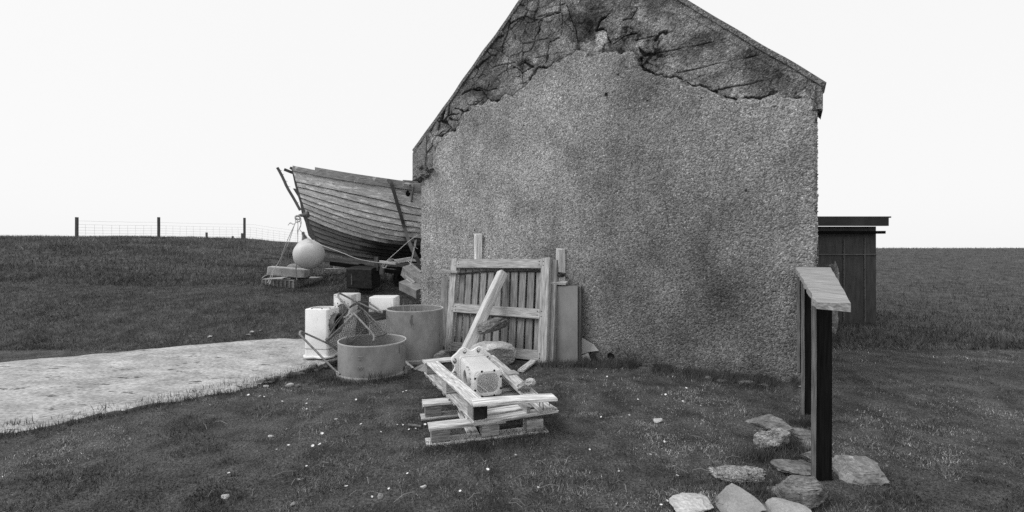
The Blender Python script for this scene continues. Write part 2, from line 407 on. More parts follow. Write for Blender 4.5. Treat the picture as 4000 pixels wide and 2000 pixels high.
# ------------------------------------------------------------------ the harled building
WL = np.array([-1.7325, 8.54]); WR = np.array([3.58, 5.25]); WD = WR - WL; WW = float(np.hypot(*WD)); WU = WD / WW
WN = np.array([WU[1], -WU[0]]);                               # outward normal (towards the camera)
if WN[1] > 0: WN = -WN
def wpx(x, y):
    k = (x - CX) / F
    t = (k * WL[1] - WL[0]) / (WD[0] - k * WD[1]); d = WL[1] + t * WD[1]
    return t * WW, EYE - (y - HY) * d / F
EAVE = 3.56; SLOPE = math.tan(R(42.4))
def roofz(u): return EAVE + np.minimum(u + .18, WW + .08 - u) * SLOPE - .04
building = thing('harled_building', 'old stone building with a grey roughcast gable, cracked and patched near the roof', 'building', (WL[0], WL[1], 0))
bnd = [(1600, 702), (1652, 700), (1690, 657), (1697, 588), (1728, 550), (1738, 528), (1780, 510), (1805, 470), (1813, 436), (1870, 410), (1890, 396), (1930, 392), (1945, 402), (1975, 362), (2000, 372), (2050, 338), (2085, 287), (2140, 262), (2160, 245), (2225, 215), (2268, 196), (2326, 208), (2380, 200), (2467, 203), (2500, 236), (2508, 266), (2543, 288), (2603, 297), (2641, 292), (2679, 326), (2744, 343), (2788, 359), (2831, 375), (2880, 391), (2956, 388), (3022, 367), (3087, 376), (3136, 394), (3190, 383), (3230, 383)]
bu_ = np.array([wpx(*p) for p in bnd])
lines = [((1955, 185), (2140, 148)), ((1880, 275), (2130, 218)), ((1900, 355), (2060, 322)), ((2150, 215), (2262, 190)), ((2040, 78), (2190, 45)), ((2520, 219), (2900, 140)), ((2640, 287), (2960, 215)), ((2805, 350), (3090, 295)),
         ((2480, 160), (2640, 120)), ((2560, 40), (2670, 8)), ((2150, 30), (2230, 10))]
vlines = [((2670, 50), (3160, 352)), ((1640, 595), (2000, 130)), ((2000, 130), (2090, 5))]
cracks = [[(2187, 5), (2187, 50), (2197, 90), (2190, 135)], [(2105, 135), (2100, 85), (2135, 65), (2182, 50)], [(2085, 148), (2102, 110), (2122, 75)], [(2128, 265), (2138, 215), (2146, 162), (2186, 150)],
          [(1803, 372), (1838, 346), (1880, 350), (1902, 380), (1888, 408)], [(1776, 418), (1808, 434), (1836, 432)], [(1700, 540), (1740, 520), (1765, 530)], [(1735, 440), (1728, 470), (1760, 500), (1730, 530)], [(1755, 460), (1790, 470), (1808, 440)],
          [(2330, 120), (2345, 82), (2382, 50)], [(2330, 118), (2365, 121), (2387, 168)], [(2395, 170), (2440, 142), (2490, 132)], [(2498, 190), (2520, 216), (2560, 206)], [(2260, 160), (2250, 120), (2235, 100), (2228, 60), (2210, 20)],
          [(2430, 80), (2465, 72), (2490, 30)], [(2540, 290), (2512, 255), (2505, 225)], [(1850, 400), (1880, 388), (1905, 330)], [(2010, 265), (2045, 240), (2075, 258), (2040, 285), (2010, 265)], [(2560, 150), (2580, 130), (2600, 132)],
          [(2680, 325), (2720, 336)], [(2745, 345), (2790, 356)], [(2833, 373), (2870, 388)]]
blot = [(2450, 152, 42, .8), (2535, 215, 38, .8), (2515, 190, 22, .9), (2325, 100, 40, .55), (2250, 55, 45, .45), (2390, 35, 50, .4), (2320, 20, 60, .45), (2560, 190, 30, .3), (2880, 290, 40, .3), (2930, 240, 45, .25), (2700, 160, 70, .25), (2000, 262, 18, .5), (2050, 245, 24, .35),
        (2370, 368, 9, .8), (2200, 515, 4, .9), (2310, 218, 16, .7), (2440, 250, 22, .4), (1745, 440, 18, .5), (2950, 330, 60, .2), (2100, 60, 20, .4), (1650, 690, 26, .5), (1720, 500, 25, .4), (2640, 100, 40, .2)]
soft = [(2330, 420, 260, -.16), (2560, 620, 300, -.08), (1930, 640, 210, .20), (2150, 360, 90, .14), (1760, 620, 90, .14), (2620, 440, 120, .12), (2350, 1050, 300, -.04), (2480, 960, 160, -.08), (2700, 1250, 380, -.20), (2980, 1250, 420, -.30), (3050, 500, 200, .03), (1700, 1000, 160, .10), (2500, 1350, 330, -.22), (2350, 1250, 200, -.18), (2900, 900, 200, -.14), (2250, 560, 120, -.10), (2850, 620, 130, .05), (1750, 820, 130, .1)]  # stains and damp; darker lower right and paler left paint in light falloff
def wall_fields(U, Z):
    warp = (fbm(U * 2.2, Z * 2.2, 4, 11) - .5)
    zb = np.interp(U + .05 * (fbm(U * 9, Z * 9, 3, 21) - .5), bu_[:, 0], bu_[:, 1])
    ab = Z - zb - .12 * (fbm(U * 7, Z * 7, 4, 31) - .5) - .05 * (fbm(U * 26, Z * 26, 2, 33) - .5)
    up = sstep(-.012, .012, ab)
    tone = .300 + .30 * (fbm(U * 1.2 + 2, Z * 1.0, 5, 41) - .5) + .20 * (fbm(U * 3.2, Z * 2.6, 4, 42) - .5)
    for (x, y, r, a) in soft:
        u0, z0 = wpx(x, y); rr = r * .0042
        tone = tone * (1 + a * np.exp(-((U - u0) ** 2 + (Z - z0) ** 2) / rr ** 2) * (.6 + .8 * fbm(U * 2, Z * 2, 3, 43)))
    streak = fbm(U * 7, Z * .8, 4, 44); tone = tone * (1 - .10 * sstep(.52, .75, streak))
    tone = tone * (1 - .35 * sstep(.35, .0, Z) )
    upt = .195 + .28 * (fbm(U * 2.4, Z * 2.4, 5, 51) - .5) - .07 * sstep(.50, .68, fbm(U * 1.6 + 7, Z * 1.6, 5, 52)) + .06 * sstep(.55, .75, fbm(U * 5 + 7, Z * 5, 4, 53))
    h = (fbm(U * 22, Z * 22, 3, 61) - .5) * .010
    upt = np.maximum(upt, .03)
    dark = np.zeros(U.shape); rec = np.zeros(U.shape)
    # network of cracks in the upper coat
    wx = U + .18 * (fbm(U * 4, Z * 4, 3, 71) - .5); wz = Z + .18 * (fbm(U * 4 + 5, Z * 4, 3, 72) - .5)
    e = worley_edge(wx * 1.7, wz * 1.7, 3); lf = sstep(4.0, .2, U)
    ck = sstep(.030, .006, e) * sstep(.46, .56, fbm(U * 1.4, Z * 1.4, 3, 73)) * (.35 + .65 * lf)
    e2 = worley_edge(wx * 4.5, wz * 4.5, 9)
    ck2 = sstep(.06, .008, e2) * sstep(.46, .60, fbm(U * 2.4 + 3, Z * 2.4, 3, 74)) * (.25 + .75 * sstep(3.2, .6, U))
    c1_ = worley_cell(wx * 1.7, wz * 1.7, 3); c2_ = worley_cell(wx * 4.5, wz * 4.5, 9); rub = sstep(4.6, 2.4, U)
    step_ = (c1_ - .5) * .05 * (.3 + .7 * rub) + (c2_ - .5) * .035 * rub * sstep(.40, .58, fbm(U * 2.4 + 3, Z * 2.4, 3, 74)); upt = upt * (.82 + .36 * c1_) * (1 + .35 * (c2_ - .5) * rub)
    upt = upt * (.74 + .46 * sstep(.4, .6, fbm(wx * 5, wz * 5, 2, 23)))
    dark = np.maximum(dark, np.maximum(ck * .8, ck2 * .75)); rec = np.maximum(rec, np.maximum(ck, ck2))
    def seg(a, b):
        a = wpx(*a); b = wpx(*b); dx = b[0] - a[0]; dz = b[1] - a[1]
        t = np.clip(((wu - a[0]) * dx + (wv - a[1]) * dz) / (dx * dx + dz * dz), 0, 1)
        return np.hypot(wu - a[0] - t * dx, wv - a[1] - t * dz)
    wu = U + .006 * (fbm(U * 12, Z * 12, 2, 81) - .5); wv = Z + .02 * (fbm(U * 6, Z * 6, 3, 82) - .5)
    for a, b in lines:
        k = sstep(.014, .003, seg(a, b)) * sstep(.30, .55, fbm(U * 5, Z * 5, 3, 83)); dark = np.maximum(dark, .75 * k); rec = np.maximum(rec, .4 * k)
    for a, b in vlines:
        k = sstep(.016, .004, seg(a, b)); dark = np.maximum(dark, .40 * k)
    wu = U + .07 * (fbm(U * 8, Z * 8, 3, 84) - .5); wv = Z + .07 * (fbm(U * 8 + 3, Z * 8, 3, 85) - .5)
    wd = .007 + .040 * sstep(.48, .8, fbm(U * 6, Z * 6, 3, 86))
    for c in cracks:
        for a, b in zip(c[:-1], c[1:]):
            k = sstep(1, .35, seg(a, b) / wd); dark = np.maximum(dark, .92 * k); rec = np.maximum(rec, k)
    # recess where the lower coat has broken away; dirt and its shadow painted dark
    ed = sstep(.0, .008, ab) * sstep(.055, .012, ab) * sstep(.45, .62, fbm(U * 6.1, Z * 2.5, 3, 87))
    dark = np.maximum(dark, .85 * ed); rec = np.maximum(rec, ed)
    dk2 = np.zeros(U.shape)
    for (x, y, r, a) in blot:
        u0, z0 = wpx(x, y); rr = r * .0044
        q = np.hypot(U - u0, (Z - z0) * 1.1) / rr + 2.6 * (fbm(U * 10, Z * 10, 5, 88) - .5)
        dk2 = np.maximum(dk2, a * sstep(1.25, .45, q) * (.55 + .75 * sstep(.35, .6, fbm(U * 26, Z * 26, 3, 89))))
    up_t = upt * (1 - dark * .93)
    tone = np.where(True, tone * (1 - up) + up_t * up, 0) * (1 - dk2 * .9)
    # pale patch where the plaster is clean
    for (x0, x1, y0, y1, vv) in ((2322, 2376, 118, 200, .40), (2262, 2312, 150, 206, .30), (2128, 2250, 165, 235, .23)):
        a = wpx(x0, y1); b = wpx(x1, y0)
        q = np.minimum(np.minimum(U - a[0], b[0] - U), np.minimum(Z - a[1], b[1] - Z)) + .12 * (fbm(U * 8, Z * 8, 4, 91) - .5)
        k = sstep(-.01, .03, q); tone = tone * (1 - k) + k * vv * (.7 + .6 * fbm(U * 12, Z * 12, 3, 92)) * (1 - .8 * dark)
    wu = U + .05 * (fbm(U * 5, Z * 5, 3, 95) - .5); wv = Z + .05 * (fbm(U * 5 + 2, Z * 5, 3, 96) - .5)
    for a, b in [((2255, 1030), (2330, 1018)), ((2430, 820), (2500, 792)), ((1700, 700), (1712, 960)), ((2890, 560), (2960, 548)), ((2600, 760), (2612, 905)), ((2150, 620), (2205, 640)), ((3000, 900), (3160, 870)), ((1900, 560), (1990, 530))]:
        tone = tone * (1 - .45 * sstep(.012, .002, seg(a, b)) * sstep(.35, .6, fbm(U * 9, Z * 9, 2, 97)))
    for (x, y, r_) in ((2048, 491, 4), (2416, 293, 4), (2112, 492, 3), (2370, 372, 7), (2530, 395, 4), (2741, 384, 4), (1856, 900, 4), (2915, 745, 4), (2470, 640, 3), (2200, 780, 3)):
        u0, z0 = wpx(x, y); tone = tone * (1 - .85 * sstep(1.3, .6, np.hypot(U - u0, Z - z0) / (r_ * .0042)))
    hh = h + (1 - up) * .020 * sstep(.0, -.03, ab) + up * ((fbm(U * 6, Z * 6, 4, 62) - .5) * .03 + step_) - .034 * rec * up
    return np.clip(tone, .012, .6), hh

def harl_mat(name, uvattr='gc'):
    m = bpy.data.materials.new(name); m.use_nodes = True; N = m.node_tree.nodes; L = m.node_tree.links
    b = N['Principled BSDF']; b.inputs['Roughness'].default_value = .95; b.inputs['Specular IOR Level'].default_value = .1
    c = N.new('ShaderNodeAttribute'); c.attribute_name = uvattr
    t = N.new('ShaderNodeAttribute'); t.attribute_name = 'tone'
    v = N.new('ShaderNodeTexVoronoi'); v.inputs['Scale'].default_value = 62; L.new(c.outputs['Vector'], v.inputs[0])
    n = N.new('ShaderNodeTexNoise'); n.inputs['Scale'].default_value = 42; n.inputs['Detail'].default_value = 5; L.new(c.outputs['Vector'], n.inputs[0])
    sp = N.new('ShaderNodeSeparateColor'); L.new(v.outputs['Color'], sp.inputs[0])
    a = N.new('ShaderNodeMapRange'); a.inputs[1].default_value = 0; a.inputs[2].default_value = 1; a.inputs[3].default_value = .50; a.inputs[4].default_value = 1.50; L.new(sp.outputs[0], a.inputs[0])
    d = N.new('ShaderNodeMapRange'); d.inputs[1].default_value = .3; d.inputs[2].default_value = .7; d.inputs[3].default_value = .70; d.inputs[4].default_value = 1.30; L.new(n.outputs['Fac'], d.inputs[0])
    g = N.new('ShaderNodeMapRange'); g.inputs[1].default_value = .94; g.inputs[2].default_value = .98; g.inputs[3].default_value = 1; g.inputs[4].default_value = 1.7; L.new(sp.outputs[1], g.inputs[0])
    x = None
    for q in (a, d, g):
        if x is None: x = t.outputs['Fac']
        mm = N.new('ShaderNodeMath'); mm.operation = 'MULTIPLY'; L.new(x, mm.inputs[0]); L.new(q.outputs[0], mm.inputs[1]); x = mm.outputs[0]
    cc = N.new('ShaderNodeCombineColor')
    for i in range(3): L.new(x, cc.inputs[i])
    L.new(cc.outputs[0], b.inputs['Base Color'])
    hm = N.new('ShaderNodeMath'); hm.operation = 'SUBTRACT'; L.new(n.outputs['Fac'], hm.inputs[0]); L.new(v.outputs['Distance'], hm.inputs[1])
    bu = N.new('ShaderNodeBump'); bu.inputs['Strength'].default_value = .8; bu.inputs['Distance'].default_value = .012; L.new(hm.outputs[0], bu.inputs['Height']); L.new(bu.outputs[0], b.inputs['Normal'])
    return m
M_HARL = harl_mat('roughcast_harling')
nu, nv = 820, 700
uu = np.linspace(0, WW, nu)[:, None] * np.ones((1, nv)); top = roofz(uu); vv = np.linspace(0, 1, nv)[None, :] * np.ones((nu, 1))
ZZ = -.25 + (top + .25) * vv
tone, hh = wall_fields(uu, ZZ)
edge = sstep(.05, 0, uu) + sstep(WW - .05, WW, uu)
uj = uu + (uu < .02) * (vnoise(ZZ * 30, ZZ * 0, 5) - .5) * .03 + (uu > WW - .02) * (vnoise(ZZ * 14, ZZ * 0, 6) - .7) * .03
hh = hh - edge * .02
Xw = WL[0] + WU[0] * uj + WN[0] * hh; Yw = WL[1] + WU[1] * uj + WN[1] * hh
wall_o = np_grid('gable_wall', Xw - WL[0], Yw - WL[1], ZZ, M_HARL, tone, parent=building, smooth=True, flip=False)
def W3(u, z, out=0.0): return Vector((WL[0] + WU[0] * u + WN[0] * out, WL[1] + WU[1] * u + WN[1] * out, z))
# skew stones overhanging at the eaves, with the same rough coat
def skew(u0, u1, z0, zt0, zt1, deep, seed):
    mb = MB(); n = 26; back = -.42
    rings = []
    for i in range(n + 1):
        k = i / n; ring = []
        for j in range(24):
            kk = j / 24
            # outline in (u,z) walked round the stone
            if kk < .25: q = kk * 4; u = u0 + (u1 - u0) * q; z = z0 + (.05 * math.sin(q * 3))
            elif kk < .5: q = (kk - .25) * 4; u = u1; z = z0 + (zt1 - z0) * q
            elif kk < .75: q = (kk - .5) * 4; u = u1 + (u0 - u1) * q; z = zt1 + (zt0 - zt1) * q
            else: q = (kk - .75) * 4; u = u0; z = zt0 + (z0 - zt0) * q
            p = Vector((u * 9 + seed, z * 9, k * 4)); dn = mnoise.fractal(p, 1, 2, 4) * .05
            if kk < .25: z += dn * 1.2
            if kk > .72: u += dn
            ring.append(W3(u, z, back + (deep - back) * k + (dn if i > n - 2 else 0)))
        rings.append(ring)
    mb.loft(rings); mb.t = [.13 + .10 * random.random() for _ in mb.t]; return mb
part('skew_stone', skew(-.19, .16, 2.97, 3.50, 3.78, .035, 3), M_HARL, building)
part('skew_stone', skew(WW - .05, WW + .05, 3.25, 3.60, 3.50, .035, 8), M_HARL, building)
for i, (px, py, w_, h_) in enumerate([(1668, 682, .26, .13), (1640, 700, .20, .10), (1690, 664, .16, .09), (1652, 655, .14, .12)]):
    u_, z_ = wpx(px, py); c_ = W3(u_, z_, .03); m_ = rock(c_.x, c_.y, z_ - h_ / 2, w_, .22, h_, rot=-.5, seed=300 + i, sub=4, cuts=7, blocky=.5, rough_=.16)
    m_.t = [random.uniform(.10, .22) for _ in m_.t]; part('skew_stone', m_, M_HARL, building)
# side walls, rear gable and roof
DPT = 9.0
def side_wall(u, sgn):
    mb = MB(); a = W3(u, -.25, -.02); b = W3(u, -.25, -DPT)
    c = W3(u, EAVE - .1, -DPT); d = W3(u, EAVE - .1, -.02); inw = Vector((WU[0], WU[1], 0)) * (-sgn * .5)
    mb.poly([a, b, c, d], 1, inw); 
    mb.v = mb.v[:4] + [tuple(Vector(p) + inw) for p in (a, b, c, d)]
    # pebbles of the harling that show along the corner
    for i in range(420 if sgn < 0 else 300):
        z = random.uniform(0, 3.3); o_ = random.uniform(-.14, .0); r = random.uniform(.008, .026 if sgn < 0 else .014)
        p = W3(u + sgn * (random.uniform(-.006, .02) if sgn < 0 else random.uniform(-.012, .002)), z, o_)
        mb.lathe([(0, -r * .8), (r * .8, -r * .4), (r, 0), (r * .7, r * .5), (0, r * .8)], Matrix.Translation(p) @ Matrix.Rotation(random.random() * 6, 4, 'Z') @ Matrix.Scale(random.uniform(.7, 1.5), 4, (1, 0, 0)), 6, .7 + random.random() * .9)
    mb.t = [.2 * q for q in mb.t]; return mb
part('side_wall', side_wall(0, -1), M_HARL, building); part('side_wall', side_wall(WW, 1), M_HARL, building)
mb = MB(); rear = [W3(0, -.25, -DPT), W3(WW, -.25, -DPT), W3(WW, EAVE - .1, -DPT), W3(WW / 2, EAVE + WW / 2 * SLOPE - .1, -DPT), W3(0, EAVE - .1, -DPT)]
mb.poly(rear, .4, (WN[0], WN[1], 0)); mb.t = [.2] * len(mb.t); part('rear_wall', mb, M_HARL, building)
mb = MB()
for a, b in (((-.25, EAVE - .18), (WW / 2 - .05, EAVE + (WW / 2 + .13) * SLOPE - .12)), ((WW + .03, EAVE - .06), (WW / 2 - .05, EAVE + (WW / 2 + .13) * SLOPE - .12))):
    mb.poly([W3(a[0], a[1], -.36), W3(b[0], b[1], -.36), W3(b[0], b[1], -DPT - .1), W3(a[0], a[1], -DPT - .1)], .06, (0, 0, 1))
part('roof', mb, M_SLATE, building)
# coping along the verges
mb = MB()
mb.plank(W3(-.19, 3.545, -.18), W3(WW / 2 - .05, float(roofz(np.array(WW / 2 - .05))) + .035, -.18), .40, .06, up=(-WU[0], -WU[1], 1), seg=70, wob=.018)
mb.plank(W3(WW + .07, 3.55, -.18), W3(WW / 2 - .05, float(roofz(np.array(WW / 2 - .05))) + .035, -.18), .40, .06, up=(WU[0], WU[1], 1), seg=40, wob=.012)
mb.t = [.17] * len(mb.t); part('verge_coping', mb, M_HARL, building)

mb = MB()
for i in range(90):
    j = random.randrange(int(ns * .78), ns); p = A[j]; w_ = random.uniform(.03, .10); m_ = rock(p[0] + random.uniform(-.04, .04), p[1] - random.uniform(.0, .07), random.uniform(-.03, .05), w_ * 1.4, w_, w_ * .8, rot=random.random() * 3, seed=500 + i, sub=2, cuts=5)
    mb.add(m_.v, m_.f, m_.g, random.uniform(.5, 1.5))
o = solo('rubble_edge', mb, M_ROCKDK, 'broken rubble showing along the crumbled near edge of the concrete path', 'rubble'); o['kind'] = 'stuff'
# ------------------------------------------------------------------ clinker boat
boat_ax = Vector((.94, .34, 0)).normalized(); boat_n = Vector((.34, -.94, 0)).normalized()
B0 = Vector((-5.83, 12.0, 0))
zl = lambda L: [(1000 + x * .4271, 600 + y * .4270) for x, y in L]
LN = [[(338, 150), (600, 200), (900, 254), (1200, 294), (1480, 335)],
      [(368, 250), (700, 320), (1000, 385), (1250, 440), (1480, 492)], [(382, 295), (700, 375), (1000, 455), (1250, 510), (1480, 555)], [(396, 350), (700, 445), (1000, 525), (1250, 580), (1480, 615)],
      [(410, 395), (700, 500), (1000, 580), (1250, 635), (1480, 668)], [(425, 440), (700, 545), (1000, 635), (1250, 690), (1480, 715)], [(440, 490), (700, 590), (1000, 685), (1250, 740), (1480, 765)],
      [(458, 540), (700, 635), (1000, 735), (1250, 782), (1480, 800)], [(476, 590), (700, 680), (1000, 775), (1250, 818), (1480, 834)], [(496, 640), (720, 722), (1000, 806), (1250, 845), (1480, 862)],
      [(516, 695), (750, 775), (1000, 842), (1250, 878), (1480, 892)], [(538, 745), (750, 820), (1000, 880), (1250, 910), (1480, 922)], [(570, 795), (800, 865), (1050, 912), (1250, 934), (1480, 950)], [(610, 862), (700, 893), (900, 925), (1150, 962), (1480, 1000)]]
LN = [zl(l) for l in LN]; KN = len(LN) - 1
def s_of_px(px):
    k = (px - CX) / F; return (B0.y * k - B0.x) / (boat_ax.x - boat_ax.y * k)
S0 = [s_of_px(l[0][0]) for l in LN]; SEND = 6.8; NS = 70
def hb(f, s, s0):
    bm_ = np.interp(f, [0, .3, .45, .6, .75, .88, 1], [1.22, 1.22, 1.14, .95, .62, .30, .05]); tau = np.interp(f, [0, 1], [1.5, 2.3])
    t = max(0, s - s0); return (.045 + bm_ * (1 - math.exp(-t / tau))) * (1 - .30 * float(sstep(4, 7, np.array(s))))
HP = []
for k, l in enumerate(LN):
    row = []; zlast = None; f = k / KN
    xs = [p[0] for p in l]; ys = [p[1] for p in l]
    cf = np.polyfit(xs, ys, 3) if len(xs) >= 4 else None
    for i in range(NS + 1):
        s = S0[k] + (SEND - S0[k]) * (i / NS) ** 1.15
        b = hb(f, s, S0[k]); c = B0 + boat_ax * s + boat_n * b
        px = CX + F * c.x / c.y
        if px <= 1655 or zlast is None:
            z = EYE - (np.polyval(cf, px) - HY) * c.y / F; zlast = z; slast = s
        else: z = zlast + (.05 * (s - slast) ** 2 * (1 - f * .6)) - .10 * (s - slast) * (1 - f)
        row.append((c, z, s, b))
    HP.append(row)
boat = thing('clinker_boat', 'large old clinker wooden boat with peeling white paint, propped up beside the building', 'boat', (B0.x, B0.y, gz1(B0.x, B0.y)))
def strake(k, side):
    vs = []; gc = []; fs = []; tn = []
    off = Vector((k * 3.3, side * 7, 0))
    for i in range(NS + 1):
        c0, z0, s0, b0 = HP[k][i]; c1, z1, s1, b1 = HP[k + 1][i]
        a = B0 + boat_ax * s0 + boat_n * (side * b0); e = B0 + boat_ax * s1 + boat_n * (side * b1)
        a.z = z0; e.z = z1
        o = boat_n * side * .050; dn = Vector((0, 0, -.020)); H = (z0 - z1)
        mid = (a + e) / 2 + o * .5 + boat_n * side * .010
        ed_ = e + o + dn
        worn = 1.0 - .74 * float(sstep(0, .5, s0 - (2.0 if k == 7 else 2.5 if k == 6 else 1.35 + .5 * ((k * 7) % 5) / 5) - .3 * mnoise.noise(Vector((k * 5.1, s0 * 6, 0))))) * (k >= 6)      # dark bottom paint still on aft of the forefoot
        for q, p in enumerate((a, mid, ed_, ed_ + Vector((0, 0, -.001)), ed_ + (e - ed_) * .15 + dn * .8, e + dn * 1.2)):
            vs.append(p); gc.append(off + Vector((s0 if q < 2 else s1, 0, -H * min(q, 2) / 2))); tn.append((1.0 if q < 3 else .16) * worn)  # lap undersides near black: tarred seam plus the lap's shadow painted in
    for i in range(NS):
        for q in range(5):
            fc = (i * 6 + q, i * 6 + q + 1, i * 6 + 6 + q + 1, i * 6 + 6 + q); fs.append(fc if side > 0 else fc[::-1])
    return vs, fs, gc, tn
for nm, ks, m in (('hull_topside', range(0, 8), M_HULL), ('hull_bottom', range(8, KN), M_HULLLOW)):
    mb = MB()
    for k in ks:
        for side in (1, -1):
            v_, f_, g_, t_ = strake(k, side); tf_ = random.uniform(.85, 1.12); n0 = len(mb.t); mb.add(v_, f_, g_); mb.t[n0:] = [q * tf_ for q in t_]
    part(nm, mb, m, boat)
# transom
mb = MB(); ring = [B0 + boat_ax * HP[k][NS][2] + boat_n * HP[k][NS][3] + Vector((0, 0, HP[k][NS][1])) for k in range(KN + 1)] + [B0 + boat_ax * HP[k][NS][2] - boat_n * HP[k][NS][3] + Vector((0, 0, HP[k][NS][1])) for k in range(KN, -1, -1)]
mb.poly(ring, .05, -boat_ax); part('transom', mb, M_HULL, boat)
# deck
mb = MB(); vs = []; fs = []
for i in range(NS + 1):
    c, z, s, b = HP[0][i]
    for q in (1, 0, -1):
        p = B0 + boat_ax * s + boat_n * (q * (b - .02)); p.z = z - .02 + (.04 if q == 0 else 0); vs.append(p)
for i in range(NS):
    for q in (0, 1): fs.append((i * 3 + q, i * 3 + 3 + q, i * 3 + 4 + q, i * 3 + 1 + q))
mb.add(vs, fs, None, .9); part('deck', mb, M_RAIL, boat)
# rubbing strake and toe rail
def rail(side, dz, out, w, t, i0=0, i1=NS, n=30):
    mb = MB(); prev = None; rn = []
    for i in np.linspace(i0, i1, n):
        i = int(i); c, z, s, b = HP[0][i]; p = B0 + boat_ax * s + boat_n * (side * (b + out)); p.z = z + dz
        u = boat_n * side
        rn.append([p + u * w / 2 + Vector((0, 0, -t / 2)), p + u * w / 2 + Vector((0, 0, t / 2)), p - u * w / 2 + Vector((0, 0, t / 2)), p - u * w / 2 + Vector((0, 0, -t / 2))])
    mb.loft(rn); mb.g = [(Vector((p[0] * .94 + p[1] * .34, p[2], 0)))[:] for p in mb.v]; return mb
for side in (1, -1):
    part('rubbing_strake', rail(side, .02, .035, .07, .10), M_RAIL, boat)
    part('gunwale', rail(side, .085, -.03, .16, .045), M_RAIL, boat)
    part('toe_rail', rail(side, .15, -.06, .05, .10, 8, NS), M_RAIL, boat)
# stem post
stem_px = [(330, 128), (345, 200), (362, 280), (385, 370), (410, 450), (425, 540), (450, 610), (480, 680), (515, 745), (548, 800), (590, 850), (640, 893)]
pts = []
for x, y in zl(stem_px):
    s = s_of_px(x); c = B0 + boat_ax * s; pts.append(Vector((c.x, c.y, EYE - (y - HY) * c.y / F)))
mb = MB(); rn = []
for i, p in enumerate(pts):
    w = .045; dd = .13
    fw = -boat_ax * .02; bk = boat_ax * dd
    rn.append([p + fw - boat_n * w * .7, p + fw + boat_n * w * .7, p + bk + boat_n * (w + .03), p + bk - boat_n * (w + .03)])
mb.loft(rn); mb.g = [(p[2], p[0] + p[1], 0) for p in mb.v]; part('stem_post', mb, M_STEM, boat)
mb = MB(); q = [zl([(338, 320)])[0], zl([(400, 420)])[0], zl([(430, 545)])[0], zl([(480, 750)])[0], zl([(515, 790)])[0]]
rn = []
for (x, y), dd in zip(q, (.0, .10, .12, .12, .02)):
    s = s_of_px(x); c = B0 + boat_ax * s; p = Vector((c.x, c.y, EYE - (y - HY) * c.y / F)); rn.append([p - boat_n * .03, p + boat_n * .03, p + boat_ax * (.06 + dd) + boat_n * .045, p + boat_ax * (.06 + dd) - boat_n * .045])
mb.loft(rn); part('stem_band', mb, M_STEM, boat)
mb = MB(); a = P(1170, 842, 11.78); mb.lathe([(.0, -.02), (.03, -.02), (.045, .06), (.085, .20), (.085, .23), (0, .23)], Matrix.Translation(a) @ Vector((1, .1, .15)).to_track_quat('Z', 'Y').to_matrix().to_4x4(), 16); part('stem_fitting', mb, M_RUST, boat)
mb = MB().plank(P(1110, 662, 11.95), P(1152, 678, 12.05), .06, .07, tone=.7); mb.plank(P(1134, 655, 11.95), P(1150, 664, 12.05), .05, .06, tone=.7); part('stem_head', mb, M_STEM, boat)
# keel
mb = MB(); rn = []
for i in range(0, NS + 1, 5):
    c, z, s, b = HP[KN][i]; p = B0 + boat_ax * s; w = .07
    rn.append([Vector((p.x, p.y, z + .02)) + boat_n * w, Vector((p.x, p.y, z - .10)) + boat_n * w, Vector((p.x, p.y, z - .10)) - boat_n * w, Vector((p.x, p.y, z + .02)) - boat_n * w])
mb.loft(rn); part('keel', mb, M_STEM, boat)
# hull point from photo
def hull_pt(px, py, out=.0):
    best = None
    for k in range(KN + 1):
        for i in range(NS + 1):
            c, z, s, b = HP[k][i]; x = CX + F * c.x / c.y; y = HY - F * (z - EYE) / c.y
            e = (x - px) ** 2 + (y - py) ** 2
            if best is None or e < best[0]: best = (e, c.y)
    return P(px, py, best[1] - out)
hp = hull_pt(1593, 756, .07); mb = MB().lathe([(0, 0), (.045, 0), (.06, .012), (.0, .014)], Matrix.Translation(hp) @ boat_n.to_track_quat('Z', 'Y').to_matrix().to_4x4() @ Matrix.Scale(1.35, 4, (0, 1, 0)), 20); part('hawse_hole', mb, M_HOLE, boat)
mb = MB(); mb.tube([hull_pt(1600, 723, .10), hull_pt(1614, 726, .16), hull_pt(1614, 740, .15), hull_pt(1610, 765, .13), hull_pt(1607, 790, .09)], .028, 8, smooth=3); mb.tube([hull_pt(1597, 750, .07), hull_pt(1612, 753, .14)], .012); part('iron_bracket', mb, M_RUST, boat)
mb = MB()
rz = lambda px, py: P(px, py, 11.6)
mb.plank(rz(1575, 707), rz(1700, 716), .05, .05); mb.plank(rz(1575, 716), rz(1700, 724), .05, .04)
for x in (1577, 1612, 1646, 1690): mb.plank(rz(x, 704 + (x - 1575) * .07), rz(x + 1, 727 + (x - 1575) * .07), .05, .05, up=(0, 1, 0))
part('deck_rail', mb, M_RAIL, boat)

# webbing strap, batten, ropes, buoy
mb = MB()
sp = [(1512, 704, .02), (1525, 708, .10), (1531, 722, .16), (1548, 780, .14), (1566, 840, .14), (1585, 905, .22), (1605, 962, .5), (1640, 1032, .75)]
pp = [hull_pt(x, y, o) for x, y, o in sp[:6]] + [P(1605, 962, 10.55), P(1642, 1035, 10.4)]
pp = cr(pp, 4)
rn = []
for i, p in enumerate(pp):
    d = (pp[min(i + 1, len(pp) - 1)] - pp[max(i - 1, 0)]).normalized(); n = d.cross(Vector((0, -1, 0))).normalized() * .045; b_ = Vector((0, -.008, 0))
    rn.append([p + n, p + n + b_, p - n + b_, p - n])
mb.loft(rn); solo('lashing_strap', mb, M_STRAP, 'dark webbing strap running down over the side of the boat', 'strap')
mb = MB().plank(P(1083, 655, 11.6), P(1171, 822, 11.75), .045, .06, up=(1, 0, .5), seg=10, wob=.02)
